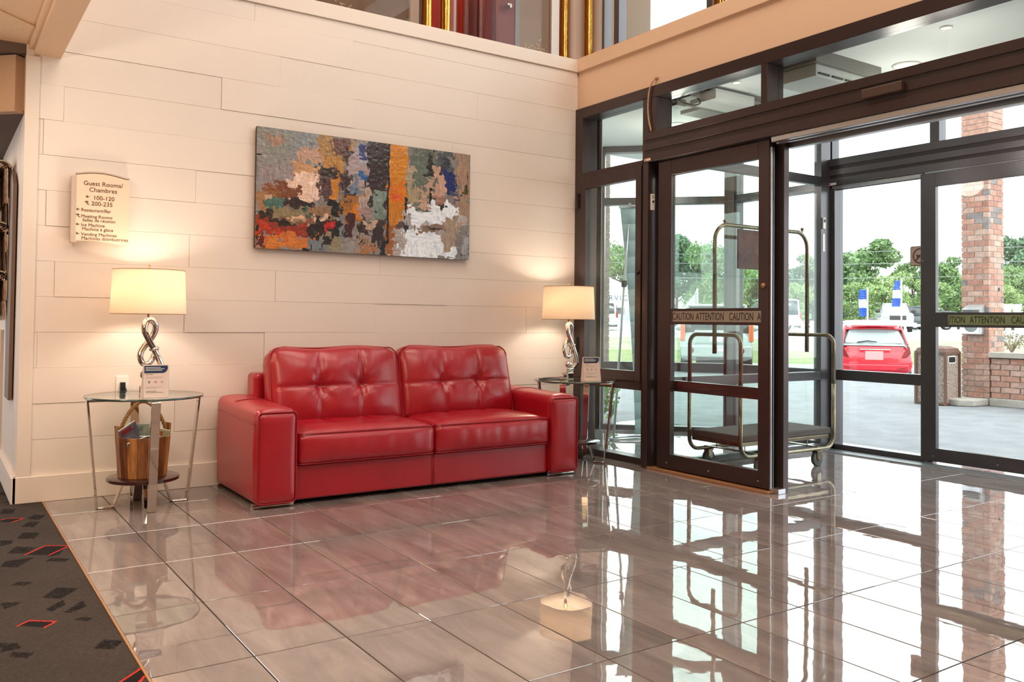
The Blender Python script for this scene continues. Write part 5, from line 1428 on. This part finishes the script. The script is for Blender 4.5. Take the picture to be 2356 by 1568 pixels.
# grey brick pier beyond the angled bay
pr_ = empty('grey_brick_pier', (0, 0, 0)); tag(pr_, 'narrow grey brick pier outside the angled bay window', 'pier')
gbm = mat('grey_brick', rgb(136, 124, 116), 0.9, color2=rgb(120, 108, 100), noise_scale=10, rand=0.06, bump=0.002, bump_scale=60)
pc = at(1372, 700, 10.2); 
PX1 = at(1402, 700, 10.2)
pr_.location = (PX1.x, PX1.y, 0); pr_.rotation_euler = (0, 0, math.radians(-30))
MB().box(-0.43, -0.008, 0.01, 0.4, 0.05, 3.6).build('mortar_core', mortar, pr_)
for i in range(46):
    z0 = 0.05 + i * PCH; z1 = z0 + PCH - 0.008
    ws = [0.0, 0.10, 0.31, 0.43] if i % 2 else [0.0, 0.205, 0.43]
    for a, b in zip(ws[:-1], ws[1:]):
        brick_at(pr_, -b + 0.008, -a, 0.0, 0.03, z0, z1, gbm)
tag(MB().lathe([(0.02, 0), (0.012, 0.9)], 6).build('marker', bark), 'x', 'y') if False else None
g = empty('green_plant', at(1402, 960, 9.3).to_tuple()[:2] + (-0.02,)); tag(g, 'bright green leafy plant behind the right table leg, outside', 'plant')
V, F_ = leaves([(0, 0, 0.28, 0.10, 0.10, 0.26)], 90, 0.05, 21)
inst(leaf_mesh('foliage', V, F_, leafmat('fresh_leaf', (120, 158, 66))), 'foliage', g)['kind'] = 'stuff'
MB().tube([(0, 0, 0), (0.01, 0, 0.4)], 0.006, 6).build('stem', bark, g)

# ------------------------------------------------------------------ vehicles
def paint(name, c, rough=0.25): return mat(name, rgb(*c), rough, coat=0.8, coat_rough=0.03)
WIN = mat('car_window', rgb(150, 160, 162), 0.08, coat=0.6)
DKW = mat('dark_car_window', rgb(46, 54, 60), 0.06, coat=0.6)
TIRE = mat('tyre', rgb(34, 34, 36), 0.8)
RIM = mat('wheel_rim', rgb(190, 190, 192), 0.3, 0.8)
TAIL = mat('tail_light_red', rgb(128, 8, 18), 0.2, coat=0.7)
AMB = mat('tail_light_amber', rgb(214, 96, 48), 0.2, coat=0.7)
BMP = mat('black_bumper', rgb(48, 46, 48), 0.5)
CHR = G['chrome']
def loft(sections, n_mirror=True):
    """sections: list of (x, [(y,z),...]) half outlines from bottom centre to top centre; mirrored in y"""
    m = MB(); rings = []
    for x, half in sections:
        ring = [(x, -y, z) for y, z in half] + [(x, y, z) for y, z in reversed(half)]
        rings.append(len(m.v)); m.v += ring
        n = len(ring)
    for a, b in zip(rings[:-1], rings[1:]):
        for i in range(n):
            j = (i + 1) % n; m.f.append((a + i, a + j, b + j, b + i)); m.m.append(0)
    m.f.append(tuple(rings[0] + i for i in range(n))); m.m.append(0)
    m.f.append(tuple(rings[-1] + i for i in range(n))); m.m.append(0)
    return m
def wheels(e, x0, x1, hw, r=0.31, wd=0.20):
    for x in (x0, x1):
        for s in (-1, 1):
            w_ = MB().lathe([(r * .62, -wd / 2), (r * .95, -wd / 2), (r, -wd * .35), (r, wd * .35), (r * .95, wd / 2), (r * .62, wd / 2)], 28, (x, s * (hw - wd / 2 - .01), r), cap=True, mat=Matrix.Rotation(PI / 2, 4, 'X')).build('wheel', TIRE, e, auto=True)
            k = MB().lathe([(r * .64, 0.0), (r * .60, 0.02), (r * .14, 0.012), (0.001, 0.03)], 20, (x, s * (hw - .012), r), mat=Matrix.Rotation(-s * PI / 2, 4, 'X'))
            k.build('rim', RIM, w_, True)
# body outlines along x (0 = rear bumper, forward positive), z heights
def hatch(loc, rz, label, P, red=True):
    e = empty('hatchback', loc, rz); tag(e, label, 'car')
    body = []
    #       x     halfwidth_low, hw_mid, hw_belt, z_low, z_mid, z_belt
    for x, hl, hm, hb, zl, zm, zb in ((0.0, .60, .72, .66, .34, .52, .60), (0.04, .76, .82, .76, .26, .54, .76), (0.16, .82, .85, .80, .22, .56, .93), (0.45, .84, .855, .80, .20, .60, .97), (1.2, .845, .855, .79, .20, .60, .96), (2.4, .845, .855, .78, .20, .60, .94), (3.0, .84, .85, .76, .20, .58, .90), (3.6, .80, .83, .70, .22, .55, .72), (3.85, .66, .72, .60, .26, .48, .58)):
        body.append((x, [(0, zl), (hl * .7, zl), (hl, zl + .06), (hm, zm), (hb, zb), (hb * .6, zb + .015), (0, zb + .02)]))
    b = loft(body).build('body', P, e, True); md = b.modifiers.new('s', 'SUBSURF'); md.levels = 1; md.render_levels = 1
    cab = []
    for x, hb, ht, zb, zt in ((0.14, .74, .60, .92, .96), (0.42, .77, .60, .94, 1.36), (0.75, .77, .58, .94, 1.465), (1.6, .77, .58, .94, 1.50), (2.3, .76, .56, .92, 1.43), (3.05, .72, .54, .90, .96)):
        cab.append((x, [(0, zb), (hb, zb), ((hb + ht) / 2 + .02, (zb + zt) / 2), (ht, zt - .03), (ht * .7, zt + .0), (0, zt + .015)]))
    loft(cab).build('cabin', WIN if red else DKW, e, True)
    rf = []
    for x, ht, zt in ((0.26, .595, 1.345), (0.45, .61, 1.395), (0.75, .592, 1.485), (1.6, .59, 1.52), (2.25, .57, 1.455)):
        rf.append((x, [(0, zt - .03), (ht * .7, zt - .045), (ht, zt - .06), (ht + .004, zt - .03), (ht * .7, zt + .005), (0, zt + .02)]))
    loft(rf).build('roof', P, e, True)
    for s in (-1, 1):       # rear pillars
        MB().bar((0.17, s * .72, .93), (0.42, s * .60, 1.38), 0.13, 0.05, (0, s, .3)).build('pillar', P, e, bevel=0.015)
        MB().bar((1.55, s * .765, .95), (1.6, s * .59, 1.47), 0.09, 0.04, (0, s, .3)).build('pillar', P, e, bevel=0.01)
        # tail lamp: tapering triangle from the side to the hatch
        MB().prism([(s * .77, .76), (s * .74, .92), (s * .66, .86), (s * .58, .70), (s * .56, .64), (s * .68, .66)], 0, 0.0, 0.22).build('tail_lamp', TAIL, e, bevel=0.015)
        MB().sphere((2.55, s * .92, 1.0), .10, 12, 8, sx=.8, sz=.7).build('mirror', P, e, True)
        MB().bar((-0.045, s * .70, .44), (-0.055, s * .46, .40), 0.02, 0.02).build('reflector', TAIL, e, bevel=0.004)
    rw = MB().prism([(-.60, .985), (-.64, 1.02), (-.52, 1.325), (-.44, 1.35), (.44, 1.35), (.52, 1.325), (.64, 1.02), (.60, .985)], 0, 0, 0.01)
    o = rw.build('rear_window', WIN, e); 
    # shear the flat window back to the slope of the hatch
    for v in o.data.vertices: v.co.x += 0.155 + (v.co.z - .97) * .50 - 0.02
    MB().bar((0.22, -.50, 1.385), (0.22, .50, 1.385), 0.16, 0.03).build('spoiler', P, e, bevel=0.012)
    k = MB().prism([(-.62, .56), (-.62, .90), (.62, .90), (.62, .56), (.54, .50), (-.54, .50)], 0, 0.0, 0.05)
    hp = k.build('hatch_panel', P, e, bevel=0.02)
    for v in hp.data.vertices: v.co.x += 0.02 + (v.co.z - .5) * .22 - 0.02
    MB().box(0.0, 0.03, -.33, .33, .82, .85).build('chrome_strip', CHR, e, bevel=0.006)
    MB().box(-0.012, 0.02, -.17, .22, .60, .80).build('licence_plate', mat('pink_plate', rgb(236, 150, 150), 0.5), e)
    MB().tube([(0.10, -0.05, 1.01), (0.14, 0.15, 1.035), (0.12, 0.38, 1.0)], 0.012, 6).build('rear_wiper', BMP, e)
    MB().box(0.02, 0.5, -.56, .56, .17, .27).build('lower_bumper', BMP, e, bevel=0.02)
    MB().tube([(-0.02, -.42, .22), (0.3, -.42, .22)], 0.035, 12).build('exhaust', RIM, e)
    MB().box(-0.03, 0.06, -.72, .72, .35, .50).build('bumper', P, e, bevel=0.03)
    wheels(e, 0.68, 3.15, .85, .30)
    return e
RED = paint('red_car_paint', (206, 20, 44))
WH = paint('white_car_paint', (205, 206, 206)); SIL = paint('silver_car_paint', (166, 172, 172)); DK = paint('dark_car_paint', (52, 60, 66))
def toward(px, depth, z=None, lat=0):
    p = at(px, 745, depth); return (p.x, p.y, gz(depth) if z is None else z)
view_ang = math.atan2(FW.y, FW.x)
def ray_ang(px): 
    p = at(px, 745, 10) - CAM; return math.atan2(p.y, p.x)
p = toward(2014, 20.0, -0.36); hatch(p, ray_ang(2014) + math.radians(8), 'bright red hatchback parked outside, seen from behind', RED)

def suv(loc, rz, label, P, name='suv', rear=True, Wd=.90, H=1.72, L=4.4):
    e = empty(name, loc, rz); tag(e, label, 'car')
    body = []
    for x, h, zl, zb in ((0.0, .93, .42, .90), (0.05, .985, .34, 1.0), (0.3, 1.0, .30, 1.04), (L * .5, 1.0, .30, 1.02), (L * .78, .99, .30, 1.0), (L * .95, .95, .32, .86), (L, .85, .36, .76)):
        h *= Wd
        body.append((x, [(0, zl), (h * .8, zl), (h, zl + .08), (h, .66), (h * .97, zb), (h * .6, zb + .02), (0, zb + .02)]))
    loft(body).build('body', P, e, True, bevel=0)
    cab = []
    for x, hb, ht, zt in ((0.08, .94, .80, 1.2), (0.22, .95, .80, H - .06), (L * .3, .95, .80, H), (L * .55, .95, .80, H - .02), (L * .75, .90, .78, 1.04)):
        hb *= Wd; ht *= Wd
        cab.append((x, [(0, 1.0), (hb, 1.0), ((hb + ht) / 2 + .02, (1.0 + zt) / 2), (ht, zt - .03), (ht * .7, zt), (0, zt + .01)]))
    loft(cab).build('cabin', DKW, e, True)
    MB().box(0.16, L * .58, -.80 * Wd, .80 * Wd, H - .05, H + .02).build('roof', P, e, bevel=0.03)
    for s in (-1, 1):
        for x in (0.14, L * .30, L * .5):
            MB().bar((x, s * .93 * Wd, 1.0), (x + .05, s * .80 * Wd, H - .02), 0.11, 0.05, (0, s, .2)).build('pillar', P, e, bevel=0.01)
        MB().box(-0.02, 0.12, s * .93 * Wd - .07, s * .93 * Wd + .05, .80, 1.22).build('tail_lamp', AMB if name == 'suv' else TAIL, e, bevel=0.02)
        MB().lathe([(.075, 0), (.075, .02), (.001, .02)], 16, (-0.03, s * .68 * Wd, .57), mat=Matrix.Rotation(-PI / 2, 4, 'Y')).build('fog_lamp', TAIL, e, auto=True)
        MB().tube([(0.3, s * .70 * Wd, H + .05), (L * .5, s * .70 * Wd, H + .05)], 0.02, 8).build('roof_rail', P, e, True)
        MB().sphere((L * .68, s * (Wd + .12), 1.12), .13, 12, 8, sx=.5, sz=.7).build('mirror', P, e, True)
    MB().box(0.05, 0.09, -.70 * Wd, .70 * Wd, 1.12, H - .14).build('rear_window', DKW, e, bevel=0.02)
    MB().box(-0.05, 0.05, -.96 * Wd, .96 * Wd, .40, .70).build('bumper', P, e, bevel=0.04)
    MB().box(-0.03, 0.04, -.60 * Wd, .60 * Wd, .74, 1.08).build('tail_gate', P, e, bevel=0.03)
    MB().box(-0.04, -0.03, -.15, .15, .80, .94).build('licence_plate', G['white'], e)
    MB().box(-0.06, -0.05, -.20, -.04, .56, .63).build('bumper_sticker', G['white'], e)
    MB().box(0.0, 0.5, -.55 * Wd, .55 * Wd, .24, .40).build('lower_bumper', BMP, e, bevel=0.02)
    wheels(e, L * .2, L * .8, Wd, .34)
    return e
suv(toward(1648, 21.6, -0.21), ray_ang(1648) - math.radians(0), 'silver SUV seen from behind through the open sliding leaf', SIL)

def pickup(loc, rz, label, P):
    e = empty('pickup_truck', loc, rz); tag(e, label, 'truck')
    Wd = .98
    body = [(x, [(0, .55), (h * .9, .55), (h, .62), (h, zb - .08), (h * .96, zb), (h * .5, zb + .02), (0, zb + .02)]) for x, h, zb in ((0, .94, 1.08), (.06, .98, 1.2), (.6, .99, 1.26), (1.3, 1.0, 1.30), (3.3, 1.0, 1.3), (5.3, 1.0, 1.3), (5.4, .97, 1.28))]
    loft(body).build('body', P, e, True)
    loft([(x, [(0, 1.25), (hb, 1.25), (ht, zt - .04), (ht * .7, zt), (0, zt + .01)]) for x, hb, ht, zt in ((1.2, .90, .80, 1.32), (1.75, .92, .74, 1.90), (3.0, .92, .74, 1.92), (3.35, .92, .78, 1.3))]).build('cabin', WIN, e, True)
    MB().box(1.75, 3.05, -.76, .76, 1.88, 1.96).build('roof', P, e, bevel=0.04)
    MB().box(-0.03, 0.04, -.52, .52, .80, 1.10).build('grille', BMP, e, bevel=0.02)
    MB().box(-0.10, 0.06, -.95, .95, .50, .68).build('bumper', RIM, e, bevel=0.03)
    for s in (-1, 1):
        MB().box(-0.03, 0.08, s * .77 - .18, s * .77 + .18, .90, 1.12).build('head_lamp', WIN, e, bevel=0.02)
        MB().sphere((1.5, s * 1.14, 1.42), .16, 12, 8, sx=.4, sz=.8).build('mirror', BMP, e, True)
    wheels(e, 0.95, 4.4, Wd, .40, .26)
    return e
def face_me(px, off=0): return ray_ang(px) + math.radians(off)
pickup(toward(2066, 58, None), face_me(2066, 6), 'white pickup truck facing the lobby across the road, behind the red hatchback', WH)
suv(toward(2140, 66), face_me(2128, 78) , 'dark blue SUV parked right of the white pickup truck', DK, 'dark_suv', Wd=.92, H=1.75)
suv(toward(1838, 58), face_me(1838, 100), 'white minivan across the road left of the outer corner post', WH, 'minivan', Wd=.95, H=2.05, L=4.9)
suv(toward(1795, 61), face_me(1795, 95), 'dark grey car parked left of the white minivan', DK, 'parked_car', Wd=.9, H=1.45)
suv(toward(1420, 55), face_me(1420, 92), 'white SUV parked in front of the white service building', WH, 'parked_suv', Wd=.95, H=1.75)
suv(toward(2205, 68), face_me(2205, 95), 'dark car across the road, left of the brick column', DK, 'parked_car', Wd=.9, H=1.42)
suv(toward(2330, 72), face_me(2330, 95), 'dark car across the road, right of the brick column', DK, 'parked_car', Wd=.9, H=1.42)

# service building
b0 = at(1392, 745, 68); 
SBM = mat('sign_blue', rgb(30, 70, 104), 0.5)
sb = empty('service_building', (b0.x, b0.y, 0.5), view_ang - PI / 2); tag(sb, 'white gabled service building seen through the casement glass', 'building')
MB().box(-6.0, 2.6, 0, 8, 0, 3.0).prism([(-6.2, 3.0), (2.7, 3.0), (-1.5, 4.9)], 1, -0.1, 8).build('wall', paint('white_cladding', (206, 208, 210), .6), sb)
MB().box(-5.9, 2.5, -0.03, 0.02, 0.6, 1.6).build('window', WIN, sb)
for xx in (-0.35, 0.9, 2.1): MB().box(xx, xx + 0.6, -0.06, 0.0, 1.2, 1.7).build('window', DKW, sb)
for ch, xx in zip('SERVICE', (-0.62, -0.16, 0.27, 0.69, 1.13, 1.38, 1.84)):
    text(ch, 'lettering', SBM, sb, frameM((xx, -0.12, 2.26), (1, 0, 0), (0, 0, 1)), 0.60, 'LEFT', 0.02, 0.95)

# flags and poles
FB = mat('flag_blue', rgb(44, 84, 176), 0.7); FWt = mat('flag_white', rgb(205, 208, 212), 0.7); PW = mat('pole_white', rgb(215, 215, 215), 0.5)
def banner_flag(px, pytop, pybot, dep, label, wpx, lean=0.0, kind=0):
    s = dep / F_PX
    base = at(px, 745, dep); z0 = gz(dep)
    ztop = at(px, pytop, dep).z
    e = empty('banner_flag', (base.x, base.y, z0), view_ang - PI / 2); tag(e, label, 'flag')
    MB().tube([(0, 0, 0), (0, 0, ztop - z0 + .12)], 0.05, 8).build('pole', PW, e, True)
    zb = at(px, pybot, dep).z - z0; zt = ztop - z0; h = (zt - zb); wm = wpx * s
    th = [(0, .36, FB), (.36, .68, FWt), (.68, 1, FB)] if kind == 0 else [(0, 1, FWt)]
    for a, b, m in th:
        za, zb_ = zt - h * a, zt - h * b
        k = MB(); n = 5
        for i in range(n):
            for j in range(4):
                def P(u, v):
                    z = za + (zb_ - za) * v; f = (zt - z) / h
                    wdt = wm * (1 + lean * f) if kind == 0 else wm * f
                    return (-.07 - u * wdt, .06 * math.sin(u * 5 + v * 2 + a * 7), z - (0.0 if kind == 0 else .1 * u))
                k.quad(P(i / n, j / 4), P((i + 1) / n, j / 4), P((i + 1) / n, (j + 1) / 4), P(i / n, (j + 1) / 4))
        o = k.build('cloth', m, e, True); md = o.modifiers.new('s', 'SOLIDIFY'); md.thickness = 0.01
banner_flag(1996, 666, 728, 50, 'blue and white banner flag left of its pair, above the red hatchback', 17)
banner_flag(2074, 645, 705, 52, 'blue and white banner flag right of its pair, above the white pickup', 13, 0.6)
banner_flag(1924, 660, 700, 54, 'small pale pennant flag near the outer corner post', 9, 0, 1)
banner_flag(1604, 668, 702, 50, 'white triangular flag seen through the open sliding leaf', 28, 0, 1)
for px, lab in ((2318, 'white price sign behind the column, left of its pair'), (2340, 'white price sign behind the column, right of its pair')):
    b_ = at(px, 745, 45); e = empty('roadside_sign', (b_.x, b_.y, gz(45)), view_ang - PI / 2); tag(e, lab, 'sign')
    MB().prism([(-.18, 1.1), (.18, 1.1), (.16, 1.55), (.26, 1.95), (-.26, 1.95), (-.16, 1.55)], 1, -.03, .03).build('panel', PW, e)
    MB().tube([(0, 0, 0), (0, 0, 1.1)], .04, 6).build('post', PW, e)
# white guard rail along the road
gr_ = empty('white_fence', gp(46, 0, 0.37), view_ang - PI / 2); tag(gr_, 'low white post fence along the far side of the road', 'fence')
MB().box(-30, 30, -.03, .03, .62, .74).build('rail', PW, gr_)
pm = MB().box(-.05, .05, -.05, .05, 0, .8).mesh('post', PW)
for i in range(41): inst(pm, 'post', gr_, (-30 + i * 1.5, 0, 0))
# overhead wires
for k, (ya, yb, lab) in enumerate(((577, 566, 'upper overhead wire crossing in front of the trees'), (594, 600, 'second overhead wire crossing in front of the trees'), (628, 632, 'lowest overhead wire seen through the glass front'))):
    a = at(1300, ya + 8, 60); b = at(2400, yb, 60)
    tag(MB().tube([a, a.lerp(b, .5) - Vector((0, 0, .25)), b], 0.022, 5).build('overhead_wire', G['grey']), lab, 'wire')
for px, top in ((2112, 600), (1762, 560)):
    pass

# ------------------------------------------------------------------ trees
tree_src = []
def tree_meshes(seed, kind):
    rg = random.Random(seed); cl = []
    if kind == 0:      # broad crown
        for i in range(22):
            a = rg.uniform(0, 2 * PI); r = rg.uniform(0, .34); z = rg.uniform(.34, .92); q = 1 - abs(z - .6) * 1.1
            cl.append((math.cos(a) * r * q, math.sin(a) * r * q, z, rg.uniform(.08, .15), rg.uniform(.08, .15), rg.uniform(.06, .11)))
    elif kind == 1:    # tall conical
        for i in range(24):
            z = rg.uniform(.12, .97); r = (1 - z) * .30 + .02; a = rg.uniform(0, 2 * PI)
            cl.append((math.cos(a) * r * .6, math.sin(a) * r * .6, z, r * .6 + .02, r * .6 + .02, .05))
    else:              # bushy to the ground
        for i in range(20):
            a = rg.uniform(0, 2 * PI); r = rg.uniform(0, .36); z = rg.uniform(.12, .85)
            cl.append((math.cos(a) * r, math.sin(a) * r, z, rg.uniform(.12, .2), rg.uniform(.12, .2), rg.uniform(.08, .14)))
    V, F_ = leaves(cl, 6500, 0.024, seed)
    k = MB().tube([(0, 0, 0), (0.01, 0, .3), (0, .01, .8)], [.022, .016, .004], 8)
    for i in range(6):
        c = cl[i]; k.tube([(0, 0, .25 + .07 * i), (c[0] * .7, c[1] * .7, c[2])], [.008, .003], 5)
    return V, F_, k.mesh('trunk', bark)
TS = []
for kind in range(3):
    for sd in range(2):
        V, F_, tk = tree_meshes(kind * 10 + sd + 1, kind)
        TS.append((kind, [leaf_mesh('crown', V, F_, LM[j]) for j in range(3)], tk))
def tree(px, pytop, dep, src, tone, label, wide=1.0):
    kind, crowns, tk = TS[src]
    b = at(px, 745, dep); z0 = gz(dep); H = at(px, pytop, dep).z - z0
    nm = {0: 'broad_tree', 1: 'spruce_tree', 2: 'bushy_tree'}[kind]
    e = empty(nm, (b.x, b.y, z0), random.uniform(0, 6)); tag(e, label, 'tree', 'trees beyond the road')
    c = inst(crowns[tone], 'crown', e, scale=(H * wide, H * wide, H)); c['kind'] = 'stuff'
    inst(tk, 'trunk', e, scale=(H, H, H))
tree(1995, 545, 78, 0, 0, 'tall broad tree rising above the red hatchback', 1.05)
tree(1945, 590, 84, 3, 1, 'dark spruce left of the tall broad tree', 1.2)
tree(1965, 640, 75, 4, 2, 'light green bushy tree between the small pennant and the left blue flag')
tree(2035, 615, 72, 5, 2, 'light bushy tree between the two blue banner flags')
tree(2100, 598, 80, 1, 0, 'broad tree below the no-dogs sign', .9)
tree(2130, 630, 74, 4, 2, 'bushy light tree hidden partly by the outer leaf stile')
tree(2175, 585, 82, 0, 0, 'broad tree just right of the outer leaf stile', .8)
tree(2205, 620, 84, 5, 2, 'bushy tree touching the left side of the brick column')
tree(2250, 600, 86, 1, 0, 'broad tree hidden behind the brick column')
tree(2330, 600, 78, 4, 0, 'bushy tree just right of the brick column')
tree(2362, 540, 80, 1, 1, 'tall dark tree at the right edge behind the column')
tree(2310, 640, 67, 5, 2, 'low light bush behind the white roadside signs')
tree(1410, 540, 88, 4, 0, 'bushy tree above the white service building', .8)
tree(1445, 575, 78, 0, 0, 'broad tree right of the service building', .8)
tree(1555, 535, 78, 1, 1, 'dark broad tree at the left of the open sliding leaf')
tree(1600, 545, 84, 0, 1, 'broad tree behind the white triangular flag', .9)
tree(1640, 540, 70, 4, 0, 'bushy tree above the left of the silver SUV', .8)
tree(1680, 555, 77, 5, 2, 'light bushy tree behind the bay post', .8)
tree(1725, 535, 84, 1, 0, 'broad tree above the right of the silver SUV')
tree(1765, 545, 78, 2, 1, 'dark spruce behind the leading stile of the open leaf', 1.1)
tree(1805, 575, 82, 3, 1, 'dark spruce left of the white minivan', 1.2)
tree(1840, 640, 72, 5, 2, 'light bushy tree above the white minivan', .8)
tree(1860, 580, 84, 0, 0, 'broad tree right of the white minivan', .8)
tree(1500, 560, 82, 5, 1, 'bushy tree behind the inner post')
tree(1900, 600, 86, 2, 1, 'dark spruce behind the outer corner post')
tree(1350, 560, 80, 0, 0, 'broad tree behind the grey brick pier')
tree(2430, 590, 80, 0, 0, 'broad tree past the right edge')
